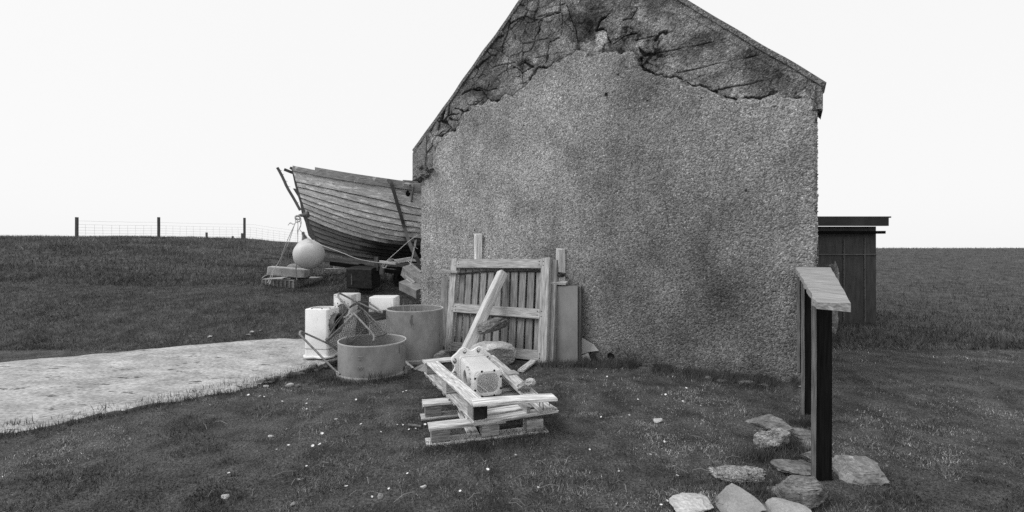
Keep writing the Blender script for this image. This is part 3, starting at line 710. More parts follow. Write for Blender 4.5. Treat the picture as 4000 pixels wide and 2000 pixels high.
bt = thing('wooden_batten', 'thin bare wooden batten with nails leaning beyond the bow', 'batten', P(1171, 822, 11.75))
part('strip', mb, M_SAWN, bt)
for t in (.05, .14, .3, .43, .8):
    a = P(1083, 655, 11.6).lerp(P(1171, 822, 11.75), t); part('nail', MB().tube([a, a + Vector((.09, -.01, -.02))], .006, 5), M_RUST, bt)

def buoy_build():
    c = P(1207, 994, 11.0); r = .365
    ax = (P(1186, 916, 11.0) - c).normalized(); Mx = Matrix.Translation(c) @ ax.to_track_quat('Z', 'Y').to_matrix().to_4x4()
    o = thing('mooring_buoy', 'big pale round plastic mooring buoy hanging from the bow', 'buoy', c - Vector((0, 0, r)))
    prof = []
    for i in range(33):
        a = math.pi * i / 32 - math.pi / 2; z = math.sin(a); rr = math.cos(a)
        if z > .55: rr *= 1 - .12 * (z - .55) / .45; z += .10 * ((z - .55) / .45) ** 2
        prof.append((max(0.0, rr * r), z * r))
    mb = MB(); mb.lathe(prof, Mx, 48); part('ball', mb, M_BUOY, o, True)
    mb = MB(); mb.lathe([(.17, .315), (.10, .40), (.065, .47), (.06, .55), (.045, .57), (0, .57)], Mx @ Matrix.Scale(.55, 4, (0, 1, 0)), 20); part('rope_eye', mb, M_RUST, o, True, 'dark worn neck at the top of the buoy')
buoy_build()
def rope(pts, r, label, m=None, sm=5, name='rope', group=None, more=()):
    r *= .66; mb = MB(); mb.tube(pts, r, 6, smooth=sm)
    for q in more: mb.tube(q, r * .9, 6, smooth=sm)
    return solo(name, mb, m or M_ROPE, label, 'rope', group, True)
D = 11.0
tang = []
rn_ = random.Random(3)
for j in range(5):
    a0 = rn_.random() * 6; tang.append([P(1163 + 11 * math.cos(a0 + q * 1.3) + rn_.uniform(-3, 3), 850 + 9 * math.sin(a0 + q * 1.3) + q * 2 * (j % 2), 11.3 - .04 * j + .1 * math.sin(q * 2 + j)) for q in range(8)])
tang += [[P(1160, 850, D), P(1164, 880, D), P(1162, 900, D), P(1163, 920, D)], [P(1168, 852, D), P(1175, 880, D), P(1170, 895, D), P(1178, 905, D), P(1190, 917, D)], [P(1172, 850, D), P(1177, 870, D), P(1170, 890, D), P(1164, 905, D), P(1163, 950, D)],
         [P(1154, 872, D), P(1143, 876, D), P(1135, 870, D), P(1125, 880, D)], [P(1146, 875, D), P(1138, 873, D), P(1130, 871, D)]]
rope(tang[0], .014, 'tangled knot of rope ends tied round the fitting on the stem', more=tang[1:])
rope([P(1155, 868, D), P(1120, 945, D), P(1098, 1005, 11.2), P(1085, 1030, 11.3), P(1070, 1052, 11.25), P(1055, 1085, 11.2), P(1046, 1105, 11.15)], .014, 'rope running from the bow down to the left end of the plastic pallet', more=[[P(1152, 872, D), P(1128, 945, D), P(1103, 1000, 11.2), P(1092, 1042, 11.5)], [P(1070, 1055, 11.25), P(1062, 1085, 11.2), P(1053, 1110, 11.15)]])
rope([P(1158, 1027, 11.4), P(1156, 1060, 11.3), P(1160, 1095, 11.2)], .022, 'short dark rope passing down over the concrete slab below the buoy', M_ROPEDK)
rope([P(1185, 905, D), P(1205, 930, 10.9), P(1250, 955, 10.7), P(1330, 985, 10.6), P(1400, 1012, 10.6), P(1470, 1025, 10.7), P(1495, 1027, 10.7)], .013, 'long slack rope looping from the buoy along under the hull')
rope([P(1510, 1020, 10.6), P(1560, 975, 10.5), P(1600, 940, 10.4), P(1632, 918, 10.4)], .012, 'taut pale rope slanting up from the trailer towards the building corner', more=[[P(1510, 1020, 10.6), P(1530, 1012, 10.6), P(1548, 1018, 10.6), P(1560, 1030, 10.6)], [P(1508, 1022, 10.6), P(1525, 1018, 10.6), P(1545, 1026, 10.6)], [P(1500, 1028, 10.6), P(1492, 1040, 10.6), P(1500, 1047, 10.6), P(1510, 1035, 10.6)], [P(1505, 1028, 10.6), P(1498, 1042, 10.6), P(1506, 1046, 10.6), P(1514, 1033, 10.6)]])
rope([P(1622, 940, 10.3), P(1610, 1000, 10.2), P(1600, 1040, 10.1), P(1594, 1060, 10.05), P(1594, 1090, 10)], .010, 'pair of ropes hanging down to the tilted concrete block', more=[[P(1626, 940, 10.3), P(1613, 1000, 10.2), P(1603, 1040, 10.1), P(1600, 1065, 10.05)], [P(1626, 935, 10.3), P(1624, 965, 10.3), P(1632, 972, 10.3)], [P(1592, 1018, 10.2), P(1610, 1035, 10.1), P(1640, 1060, 10.0)]])

# ------------------------------------------------------------------ trailer under the boat
tr = thing('boat_trailer', 'dark steel boat trailer with black wheels under the hull', 'trailer', G(1440, 1105))
mb = MB()
mb.plank(P(1290, 1029, 11.0), P(1660, 1077, 11.3), .12, .10, up=(0, 0, 1)); mb.plank(P(1300, 1022, 12.0), P(1660, 1052, 12.3), .10, .10)
mb.plank(P(1410, 1038, 11.2), P(1420, 1040, 12.8), .10, .10); mb.plank(P(1555, 1050, 11.2), P(1570, 1052, 12.8), .10, .10)
part('chassis', mb, M_TAR, tr)
mb = MB().plank(P(1262, 1012, 11.7), P(1500, 1033, 11.6), .14, .13); mb.plank(P(1480, 1030, 11.4), P(1660, 1040, 11.4), .10, .12)
part('keel_beam', mb, M_DARKWOOD, tr)
mb = MB().plank(P(1471, 1003, 10.8), P(1470, 1058, 10.8), .09, .08, up=(0, 1, 0)); mb.plank(P(1496, 1018, 10.7), P(1492, 1072, 10.7), .10, .08, up=(0, 1, 0))
part('upright', mb, M_DARKWOOD, tr)
mb = MB().plank(P(1485, 1022, 10.65), P(1548, 1030, 10.6), .10, .06, tone=1.5); mb.plank(P(1540, 1022, 10.8), P(1605, 1012, 10.9), .14, .10, tone=1.6); mb.plank(P(1590, 1014, 10.9), P(1660, 1020, 10.9), .10, .06, tone=1.5)
part('cross_timber', mb, M_GATE, tr)
def wheel(px, d, r):
    g = PZ0(px, 0, d); c = Vector((g.x, d, gz1(g.x, d) + r - .02)); Mx = Matrix.Translation(c) @ Vector((.25, -1, 0)).to_track_quat('Z', 'Y').to_matrix().to_4x4()
    mb = MB(); mb.lathe([(r * .55, -.10), (r * .93, -.10), (r, -.06), (r, .06), (r * .93, .10), (r * .55, .10)], Mx, 32, closed=True)
    w = part('wheel', mb, M_BLACK, tr, True)
    mb = MB(); mb.lathe([(0, -.07), (r * .54, -.09), (r * .54, .085), (r * .30, .05), (.05, .06), (.04, .10), (0, .10)], Mx, 24); part('rim', mb, M_BLACK, w, True)  # rim coloured black too, painting in the shadow under the hull
wheel(1425, 11.3, .30); wheel(1572, 11.9, .26); wheel(1462, 12.9, .30)
def blk(name, x0, x1, y0, y1, dep, m, label, cat='concrete block', rz=0, tilt=0, group=None, seed=1, z=None, d=None):
    return rock_px(x0, x1, y0, y1, dep, m, name, label, cat, sink=.01, blocky=.18, rough_=.025, cuts=2, rot=rz, tilt=tilt, group=group, seed=seed, sub=5, z=z, d=d)
blk('concrete_block', 1268, 1332, 1046, 1076, .35, M_BLOCKCONC, 'rough concrete block lying nearest the buoy, left of the trailer wheel', rz=.3, seed=2)
blk('concrete_block', 1308, 1378, 1036, 1068, .35, M_BLOCKCONC, 'paler-faced concrete block just behind another, beside the trailer wheel', rz=.1, seed=3)
mb = MB().plank(P(1372, 1082, 10.9), P(1468, 1086, 10.75), .40, .50, up=(0, -.1, 1), seg=3, wob=.01, ch=.03, tone=1.2); mb.plank(P(1374, 1046, 10.68), P(1374, 1112, 10.68), .03, .03, up=(0, 1, 0), seg=1, tone=6)
solo('black_trough', mb, M_BLACK, 'black box-shaped tub in the shadow under the hull, hiding the trailer wheel', 'tub')
blk('timber_block', 1478, 1505, 1070, 1110, .2, M_DARKWOOD, 'upright dark timber chock on the grass below the trailer', 'chock', seed=4)
mb = MB(); a = P(1588, 1052, 10.15); b = P(1665, 1112, 9.9); mb.plank(a, b, .30, .24, up=(.4, -.6, 1), seg=4, wob=.01, tone=1.1)
solo('hanging_block', mb, M_BLOCKCONC, 'tilted concrete block roped up beside the corner of the building', 'concrete block')
cr_ = thing('fish_crate', 'tipped grey plastic fish crate under the tilted concrete block', 'crate', G(1610, 1130))
mb = MB(); mb.plank(P(1583, 1108, 10.0), P(1650, 1140, 9.7), .35, .20, up=(.2, -.5, 1), seg=3); part('tub', mb, M_PLASTPAL, cr_)
mb = MB().plank(P(1583, 1075, 10.0), P(1620, 1104, 9.85), .03, .05, tone=1.5); mb.plank(P(1588, 1090, 9.9), P(1612, 1108, 9.8), .02, .03, tone=1.4); part('handle', mb, M_PLASTPAL, cr_)

# plastic pallet loaded with slabs
pg0 = G(1025, 1112); pgc = G(1147, 1128); pg1 = G(1206, 1116)
pt_ = thing('plastic_pallet', 'grey moulded plastic pallet loaded with slabs in the grass', 'pallet', pgc)
mb = MB(); ht = .20
c0 = pg0.copy(); c1 = pgc.copy(); c2 = pg1 + (pg1 - pgc) * .4; zt = c1.z + ht
e1 = Vector((c1.x - c0.x, c1.y - c0.y, 0)); e2 = Vector((c2.x - c1.x, c2.y - c1.y + .55, 0)); 
cA = Vector((c0.x, c0.y, zt)); cB = Vector((c1.x, c1.y, zt)); cC = cB + e2; cD = cA + e2
mb.poly([cA, cB, cC, cD], .03, (0, 0, 1)); part('deck', mb, M_PLASTPAL, pt_)
mb = MB()
for a, b, n in ((cA, cB, 8), (cB, cC, 6)):
    for i in range(n + 1):
        p = a.lerp(b, i / n); mb.plank(p + Vector((0, 0, -ht)), p + Vector((0, 0, .002)), .03, .03, up=(0, 1, 0), seg=1)
    mb.plank(a + Vector((0, .05, -ht * .5)), b + Vector((0, .05, -ht * .5)), .02, ht, up=(0, 0, 1), seg=2, tone=.75)
part('rib_skirt', mb, M_PLASTPAL, pt_)
zt += .032
blk('slab_lump', 1100, 1150, 1082, 1100, .4, M_CONC, 'pebbly concrete lump tucked under the top slab on the plastic pallet', 'concrete slab', seed=11, z=zt, d=cB.y + .12)
blk('slab_lump', 1148, 1205, 1075, 1100, .4, M_BLOCKCONC, 'dark concrete lump under the right end of the top slab', 'concrete slab', seed=16, z=zt, d=cB.y + .25)
mb = rock(0, 0, 0, .95, .50, .24, rot=.22, seed=12, blocky=.16, rough_=.03, cuts=0, tilt=.10); c = P(1128, 1095, cB.y + .28); z0 = zt + .03
mb.v = [(v[0] + c.x, v[1] + c.y, v[2] + z0) for v in mb.v]; solo('concrete_slab', mb, M_CONC, 'pale broken concrete slab topmost on the plastic pallet', 'concrete slab', smooth=True)
mb = rock(0, 0, 0, .66, .40, .40, rot=-.1, seed=13, blocky=.5, rough_=.05, cuts=1); c = P(1172, 1070, cB.y + .85)
mb.v = [(v[0] + c.x, v[1] + c.y, v[2] + zt) for v in mb.v]; solo('concrete_slab', mb, M_BLOCKCONC, 'peaked concrete slab behind the topmost one, below the buoy', 'concrete slab', smooth=True)
mb = MB(); rn = []
for i in range(9):
    a = math.pi * (.15 + .55 * i / 8); p = P(1062 - 38 * math.sin(a) * 0 - 44 + 46 * (1 - math.cos(a)), 1098 - 30 * math.sin(a), cB.y + .15)
    rn.append([p, p + Vector((0, .28, 0)), p + Vector((0, .28, -.03)), p + Vector((0, 0, -.03))])
mb.loft(rn); solo('curved_tile', mb, M_CONC, 'curved pale pantile on the left end of the plastic pallet', 'tile')

# ------------------------------------------------------------------ distant wire fence
def crest_base(px, d): X = (px - CX) * d / F; return Vector((X, d, gz1(X, d)))
fence = thing('wire_fence', 'wire stock fence with wooden posts along the top of the grassy hill', 'fence', crest_base(955, 21))
def crest_d(px):
    dd = np.arange(12, 32, .1); k = (px - CX) / F; return float(dd[np.argmax((gz(k * dd, dd) - EYE) / dd)])
FD = [(px, crest_d(px)) for px in (300, 620, 955, 1260, 1420)]
for px, d in FD:
    b = crest_base(px, d); mb = MB().plank(b - Vector((0, 0, .2)), b + Vector((0, 0, .046 * d)), .11, .11, up=(0, 1, 0), tone=random.uniform(.8, 1.2)); part('post', mb, M_POST, fence)
mb = MB()
allp = [crest_base(px, d) for px, d in FD]
for h in (.12, .27, .42, .57, .74, .93):
    for a, b in zip(allp[:-1], allp[1:]):
        pts = []
        for i in range(9):
            p = a.lerp(b, i / 8); gzz = gz1(p.x, p.y); pts.append(Vector((p.x, p.y, max(p.z, gzz) + h - .02 * math.sin(i / 8 * math.pi) + random.uniform(-.006, .006))))
        mb.tube(pts, .0045, 4)
for a, b in zip(allp[:-1], allp[1:]):
    n = int((b - a).length / .33)
    for i in range(1, n):
        p = a.lerp(b, i / n); z = max(p.z, gz1(p.x, p.y)); mb.tube([(p.x, p.y, z + .05), (p.x + random.uniform(-.03, .03), p.y, z + .72)], .0035, 4)
part('wire_netting', mb, M_WIRE, fence)
for i, (px, y0, y1, d) in enumerate([(807, 908, 937, 30), (909, 922, 945, 32), (946, 911, 948, 28), (995, 935, 950, 36), (1080, 946, 957, 40)]):
    mb = MB().plank(P(px, y1 + 14, d), P(px, y0, d), .10, .10, up=(0, 1, 0)); part('post', mb, M_POST, fence)
g = G(970, 1000); mb = MB().plank(g - Vector((0, 0, .05)), P(968, 982, g.y), .12, .10, up=(0, 1, 0), tone=1.0); solo('stub_post', mb, M_SAWN, 'short pale wooden stump post on the grassy slope', 'post')
g = G(1133, 1010); mb = MB()
for dy in (0, .16): mb.plank(P(1120, 1008 - dy * 60, g.y), P(1160, 1010 - dy * 60, g.y), .05, .05)
for x in (1122, 1132, 1142, 1155): mb.plank(P(x, 1011, g.y + .06), P(x, 988, g.y + .06), .05, .05, up=(0, 1, 0))
mb.plank(P(1120, 990, g.y), P(1160, 991, g.y), .05, .06)
solo('wooden_crate', mb, M_DARKWOOD, 'small dark slatted wooden crate half hidden behind the buoy', 'crate')
a = G(1022, 1010); b = G(1112, 1015); mb = MB().plank(a + Vector((0, 0, .02)), b + Vector((0, 0, .02)), .10, .05); solo('grey_pole', mb, M_DARKWOOD, 'dark pole lying in the grass left of the small crate', 'pole')

# ------------------------------------------------------------------ drums
def drum(px, dc, r, z0, ztop, name, label, mark=None, lean=0):
    c = Vector(((px - CX) * dc / F, dc, z0)); o = thing(name, label, 'drum', c); H = ztop - z0; w = .010
    Mx = Matrix.Translation(c) @ Matrix.Rotation(lean, 4, 'Y')
    mb = MB(); mb.lathe([(r * .985, 0), (r * 1.03, .01), (r * 1.03, .05), (r * .985, .065), (r * .99, H * .5), (r * 1.0, H - .012), (r - w, H - .012), (r - w * 1.2, H * .5), (r - w * 1.5, .04), (0.0005, .035)], Mx, 72)
    part('shell', mb, M_DRUM, o, True)
    mb = MB(); mb.lathe([(r + .001, H - .014), (r + .002, H), (r - w - .002, H), (r - w - .002, H - .014)], Mx, 72, closed=True); part('rim', mb, M_RIM, o, True)
    if mark:
        a0 = math.radians(-90 - 2)
        def on(da, z, out=.004): return Mx @ Vector(((r + out) * math.cos(a0 + da), (r + out) * math.sin(a0 + da), z))
        part('moulded_line', MB().tube([on(-.07, H * .72), on(0, H * .72), on(.07, H * .72)], .004, 5), M_DRUM, o)
        for s_ in (-.04, .04):
            part('moulded_mark', MB().tube([on(s_ + .035 * math.cos(q), H * .66 + .012 * math.sin(q)) for q in np.linspace(3.1, 6.28, 8)], .003, 5), M_DRUM, o)
            part('moulded_mark', MB().tube([on(s_ + .035 * math.cos(q), H * .42 + .014 * math.sin(q)) for q in np.linspace(0, 6.28, 14)], .004, 5), M_DRUM, o)
    return o
drum(1454, 5.92, .433, -.01, .445, 'cut_drum', 'short grey plastic drum cut down low, standing open in the grass', True, .01)
drum(1621, 6.80, .423, -.01, .755, 'tall_drum', 'taller open grey plastic drum with grass in it, beside the wooden gate')
# grass growing in the tall drum
def blades(pts, hmin, hmax, wid, lean, tone0, tone1):
    n = len(pts); ang = RNG.uniform(0, 2 * np.pi, n); h = RNG.uniform(hmin, hmax, n); ln = RNG.uniform(0, lean, n) * h; la = RNG.uniform(0, 2 * np.pi, n)
    w = wid * RNG.uniform(.6, 1.3, n)
    dx = np.cos(ang) * w / 2; dy = np.sin(ang) * w / 2
    a = pts + np.stack([dx, dy, np.zeros(n)], 1); b = pts - np.stack([dx, dy, np.zeros(n)], 1)
    c = pts + np.stack([np.cos(la) * ln, np.sin(la) * ln, np.sqrt(np.maximum(h * h - ln * ln * .6, (h * .25) ** 2))], 1)
    t = RNG.uniform(tone0, tone1, n)
    return np.stack([a, b, c], 1).reshape(-1, 3), np.repeat(t, 3)
def tri_mesh(name, V, T, m, origin=(0, 0, 0)):
    me = bpy.data.meshes.new(name); V = (V - np.array(origin)).astype(np.float32)
    me.vertices.add(len(V)); me.vertices.foreach_set('co', V.ravel()); me.loops.add(len(V)); me.loops.foreach_set('vertex_index', np.arange(len(V), dtype=np.int32))
    me.polygons.add(len(V) // 3); me.polygons.foreach_set('loop_start', np.arange(0, len(V), 3, dtype=np.int32))
    at = me.attributes.new('tone', 'FLOAT', 'POINT'); at.data.foreach_set('value', T.astype(np.float32))
    me.update(calc_edges=True); me.materials.append(m); o = bpy.data.objects.new(name, me); COL.objects.link(o); return o
M_BLADE = mat('grass_blade', .052, .145, .8, fine=(6, .25), bump=0, rough=.7, coord='obj', spec=.15)
M_STRAW = mat('straw_blade', .16, .26, 3, bump=0, rough=.7, coord='obj')
q = RNG.uniform(0, 1, (260, 2)); rr = .36 * np.sqrt(q[:, 0]); aa = q[:, 1] * 6.283; cx_ = (1621 - CX) * 6.8 / F
V_, T_ = blades(np.stack([cx_ + rr * np.cos(aa), 6.8 + rr * np.sin(aa), np.full(260, .56)], 1), .12, .34, .009, .5, .9, 1.9)
o = tri_mesh('weeds', V_, T_, M_STRAW); o['kind'] = 'stuff'; o['label'] = 'thin straw weeds growing up inside the taller drum'; o['category'] = 'weeds'

# ------------------------------------------------------------------ white cast housings
def rrect(w, h, r, n=5):
    out = []
    for cx_, cy_, a0 in ((w / 2 - r, h / 2 - r, 0), (-w / 2 + r, h / 2 - r, 90), (-w / 2 + r, -h / 2 + r, 180), (w / 2 - r, -h / 2 + r, 270)):
        for i in range(n + 1):
            a = math.radians(a0 + 90 * i / n); out.append((cx_ + r * math.cos(a), cy_ + r * math.sin(a)))
    return out
def frame(o, ax, ay, az):
    M = Matrix.Identity(4)
    for i, a in enumerate((ax, ay, az)): M.col[i][:3] = Vector(a).normalized()[:]
    M.col[3][:3] = Vector(o)[:]; return M
def housing(M, w, h, L, label, mt=None, front=True, base_flange=.05, port=None, bolts_on_flange=False, sideport=None):
    """a square cast casing along local z: flange at z=0, open face plate at z=L"""
    mt = mt or M_WHITE
    o = thing('cast_housing', label, 'casing', M @ Vector((0, 0, 0))); n = len(rrect(1, 1, .1))
    ring = lambda ww, hh, r, z: [M @ Vector((x, y, z)) for x, y in rrect(ww, hh, r)]
    r = min(w, h) * .13; wall = .016
    mb = MB(); mb.loft([ring(w, h, r, .02), ring(w, h, r, .22 * L), ring(w * 1.0, h * 1.0, r, L - .012), ring(w - .02, h - .02, r, L)], cap0=False, cap1=not front)
    if front:
        hw, hh_ = w * .74, h * .76; hr = min(hw, hh_) * .30
        # face plate and opening
        mb.loft([ring(w - .02, h - .02, r, L), ring(hw + .045, hh_ + .045, hr + .01, L + .001), ring(hw + .04, hh_ + .04, hr + .01, L + .008), ring(hw, hh_, hr, L + .008), ring(hw, hh_, hr, L - .03)], False, False)
    part('casing', mb, M_SHELL if bolts_on_flange else mt, o, True)
    if front:
        mb = MB(); rr_ = [ring(hw, hh_, hr, L - .028), ring(w - .03, h - .03, r, L - .045)] + ([] if bolts_on_flange else [ring(w - .03, h - .03, r, .03)])
        mb.loft(rr_, False, not bolts_on_flange); part('bore', mb, M_INNER, o, True)
        if bolts_on_flange:
            mb = MB().tube([M @ Vector((-.04, -h / 2 + .012, .05)), M @ Vector((.03, -h / 2 + .012, L - .06))], .006, 6); part('inner_seam', mb, M_WHITE, o)
        for i in range(8):
            a = 2 * math.pi * (i + .5) / 8; e = rrect(hw + .05, hh_ + .05, hr + .012)
            k = max(range(len(e)), key=lambda q: e[q][0] * math.cos(a) / (hw) + e[q][1] * math.sin(a) / hh_)
            x = (hw / 2 + .026) * max(-1, min(1, 1.25 * math.cos(a))); y = (hh_ / 2 + .026) * max(-1, min(1, 1.25 * math.sin(a)))
            mb = MB(); mb.lathe([(.011, 0), (.011, .0025), (0, .0025)], M @ Matrix.Translation((x * .97, y * .97, L + .0085)), 10); part('bolt_hole', mb, M_HOLE, o)
    if base_flange:
        fw = base_flange; mb = MB(); pr = []
        for i in range(64):
            a = 2 * math.pi * i / 64; e = max(abs(math.cos(a)), abs(math.sin(a))); lob = .5 - .5 * math.cos(8 * a)
            x = math.cos(a) / e; y = math.sin(a) / e; rr_ = 1 - .12 * (1 - min(1, 1.414 - 1 / e if False else (1 / e))) if False else 1
            cc = (abs(math.cos(a)) ** 6 + abs(math.sin(a)) ** 6) ** (-1 / 6)
            pr.append((cc * math.cos(a) * (w / 2 + fw * (.55 + .45 * lob)), cc * math.sin(a) * (h / 2 + fw * (.55 + .45 * lob))))
        ins = [M @ Vector((x * (w - .05) / 2 / max(abs(x), 1e-6) if abs(x) > (w - .05) / 2 else x, y * (h - .05) / 2 / max(abs(y), 1e-6) if abs(y) > (h - .05) / 2 else y, 0)) for x, y in pr]
        up2 = [M @ Vector((x * .96, y * .96, .024)) for x, y in pr]; in2 = [p + (M.col[2].xyz * .024) for p in ins]
        mb.loft([ins, [M @ Vector((x, y, 0)) for x, y in pr], [M @ Vector((x, y, .018)) for x, y in pr], up2, in2, ins], False, False); part('flange', mb, M_WHITE, o)
        if bolts_on_flange:
            for i in range(8):
                a = 2 * math.pi * (i + .5) / 8; cc = (abs(math.cos(a)) ** 6 + abs(math.sin(a)) ** 6) ** (-1 / 6); a += 0
                x = cc * math.cos(a) * (w / 2 + fw * .62); y = cc * math.sin(a) * (h / 2 + fw * .62)
                mb = MB(); mb.lathe([(.021, 0), (.017, .002), (0, .002)], M @ Matrix.Translation((x * .955, y * .955, .0245)) @ Matrix.Scale(1.5, 4, (0, 1, 0)), 14); part('rust_stain', mb, M_RUST, o)
                mb = MB(); mb.lathe([(.017, 0), (.017, .018), (.010, .020), (.010, .014), (0, .014)], M @ Matrix.Translation((x, y, .0275)), 10); part('bolt', mb, M_WHITEDIRTY, o)
        mb = MB(); mb.loft([ring(w + .004, h + .004, r, .12), ring(w + .004, h + .004, r, .128)], False, False); part('seam', mb, M_GALV, o)
    if sideport:
        sgn_axis, zc, rad, col = sideport
        nrm = Vector(sgn_axis); a = abs(nrm.x) > .5; off = (w if a else h) / 2
        Mp = M @ Matrix.Translation(Vector((nrm.x * off, nrm.y * off, zc))) @ nrm.to_track_quat('Z', 'Y').to_matrix().to_4x4()
        ex = col
        mb = MB(); mb.lathe([(rad * 1.18, -.005), (rad * 1.18, ex), (rad, ex), (rad * .96, ex - .004), (rad * .96, .006)], Mp, 36, closed=True); part('port_ring', mb, M_RUST if ex > .05 else M_WHITEDIRTY, o, True)
        mb = MB(); mb.lathe([(rad * .955, .004), (0, .004)], Mp, 36); part('port_opening' if ex > .03 else 'port_cover', mb, M_HOLE if ex > .03 else M_DRUM, o)  # flat disc; the black one paints the dark inside of the port
        for i in range(14):
            b = 2 * math.pi * i / 14; mb = MB(); mb.lathe([(.008, 0), (.008, .003), (0, .003)], Mp @ Matrix.Translation((rad * 1.32 * math.cos(b), rad * 1.32 * math.sin(b), .001)), 8); part('bolt_hole', mb, M_HOLE, o)
    return o
# on the pallet
fc = (P(1844, 1447, 4.40) + P(1962, 1447, 4.40) + P(1857, 1547, 4.40) + P(1960, 1547, 4.40)) / 4
bc = (P(1790, 1387, 5.12) + P(1891, 1381, 5.05)) / 2; bc.z = fc.z
axz = (fc - bc).normalized(); axx = Vector((0, 0, 1)).cross(axz).normalized()
axx = axz.cross(Vector((0, 0, -1))).normalized()
ayy = axz.cross(axx).normalized()
if ayy.z < 0: axx = -axx; ayy = -ayy
Mh = frame(bc, axx, ayy, axz)
housing(Mh, .295, .262, (fc - bc).length, 'white cast metal casing lying open end forward on the wooden pallets', M_WHITE, True, .085, bolts_on_flange=True, sideport=((-1, 0, 0), .50, .088, .035))
# standing on the path
def stand(px, ybase, z, w, h, L, rot, label, **kw):
    d = (EYE - z) * F / (ybase - HY); c = Vector(((px - CX) * d / F, d + h / 2, z)); Mz = Matrix.Translation(c) @ Matrix.Rotation(rot, 4, 'Z')
    return housing(Mz, w, h, L, label, **kw)
stand(1240, 1398, .10, .37, .33, .69, -.12, 'white casing standing on end at the path edge, rusty port on its side', mt=M_WHITE, front=True, base_flange=.045, sideport=((1, 0, 0), .47, .125, .07))
stand(1343, 1372, .10, .32, .30, .86, -.10, 'white casing with a round bolted port facing out, behind the mesh frame', mt=M_WHITEDIRTY, front=False, base_flange=.04, sideport=((0, -1, 0), .62, .10, .012))
stand(1490, 1352, .10, .43, .36, .78, .05, 'low white casing behind a weathered beam, beside the tall drum', mt=M_WHITE, front=False, base_flange=.03)
mb = MB().plank(P(1432, 1238, 6.95), P(1524, 1226, 7.0), .12, .14, seg=6, wob=.01, tone=.9); solo('timber_beam', mb, M_DARKWOOD, 'weathered timber beam lying across in front of the low casing', 'beam')
mb = MB().plank(P(1412, 1330, 6.9), P(1410, 1180, 7.0), .18, .12, up=(0, 1, 0), seg=5, wob=.02, rag=.03, tone=.6); solo('timber_post', mb, M_DARKWOOD, 'rotten upright timber behind the steel mesh frame', 'post')

# ------------------------------------------------------------------ tubular frame with expanded mesh
fr = thing('mesh_frame', 'upturned tubular steel frame with an expanded mesh panel leaning over the cut drum', 'metal frame', G(1320, 1456))
TR = .0130
mb = MB()
mb.tube([P(1458, 1332, 5.72), P(1461, 1316, 5.75), P(1442, 1288, 5.8), P(1330, 1170, 6.05), P(1322, 1158, 6.1), P(1323, 1148, 6.2), P(1334, 1149, 6.3), P(1400, 1182, 6.4), P(1478, 1219, 6.45), P(1490, 1224, 6.5), P(1493, 1219, 6.55), P(1486, 1213, 6.6), P(1441, 1183, 6.7)], TR, 10, smooth=4)
part('rail', mb, M_GALV, fr, True)
mb = MB()
mb.tube([P(1327, 1462, 5.62), P(1321, 1454, 5.65), P(1300, 1438, 5.7), P(1182, 1318, 5.8), P(1172, 1304, 5.85), P(1174, 1296, 5.95), P(1186, 1299, 6.05), P(1284, 1344, 6.2), P(1330, 1374, 6.3)], TR, 10, smooth=4)
part('leg', mb, M_GALV, fr, True)
mb = MB()
cA_, cB_, cC_, cD_ = P(1280, 1328, 6.0), P(1408, 1206, 6.35), P(1506, 1300, 6.15), P(1380, 1430, 6.05)
mb.tube([cD_, P(1300, 1352, 6.02), cA_ + Vector((-.01, 0, -.01)), P(1276, 1322, 6.0), cA_ + Vector((.01, 0, .015)), cB_ + Vector((-.02, 0, -.02))], TR, 10, smooth=3)
mb.tube([cB_ + Vector((-.04, 0, .04)), P(1425, 1216, 6.35), P(1500, 1292, 6.18), P(1508, 1302, 6.12), P(1500, 1307, 6.0), P(1470, 1315, 5.78), P(1461, 1318, 5.75)], TR, 10, smooth=3)
part('seat_rim', mb, M_RUST, fr, True)
mb = MB()
for off in (0, 1):
    L_ = [(1279, 1328), (1300, 1288), (1330, 1248), (1368, 1198), (1395, 1182), (1420, 1177), (1447, 1181)] if not off else [(1283, 1330), (1302, 1305), (1310, 1262), (1345, 1225), (1375, 1196), (1410, 1183)]
    pts = cr([P(x, y, 6.2 + i * .07) for i, (x, y) in enumerate(L_)], 5); rn = []
    for i, p in enumerate(pts):
        d = (pts[min(i + 1, len(pts) - 1)] - pts[max(i - 1, 0)]).normalized(); u = Vector((0, -1, .2)).normalized(); w_ = d.cross(u).normalized() * .004
        rn.append([p + w_ + u * .018, p - w_ + u * .018, p - w_ - u * .018, p + w_ - u * .018])
    mb.loft(rn)
part('flat_bar', mb, M_RUST, fr)
mb = MB(); na = 26
def bil(u, v): return (cA_ * (1 - u) + cB_ * u) * (1 - v) + (cD_ * (1 - u) + cC_ * u) * v
nU, nV = 13, 17
for i in range(nU + nV):
    for fl in (0, 1):
        pts = []
        for j in range(0, 60):
            v = j / 59; u = (i - v * nV) / nU if not fl else (i - (1 - v) * nV) / nU
            if 0 <= u <= 1: pts.append(bil(u, v))
        if len(pts) > 1: mb.tube([pts[0], pts[-1]], .0036, 4)
part('mesh_panel', mb, M_RUST, fr)
mb = MB().tube([bil(.0, .5), bil(1, .5)], .009, 6); mb.tube([bil(.02, .03), bil(.98, .03)], .009, 6); mb.tube([bil(1, .15), bil(.9, .98)], .008, 6); part('cross_rod', mb, M_RUST, fr)

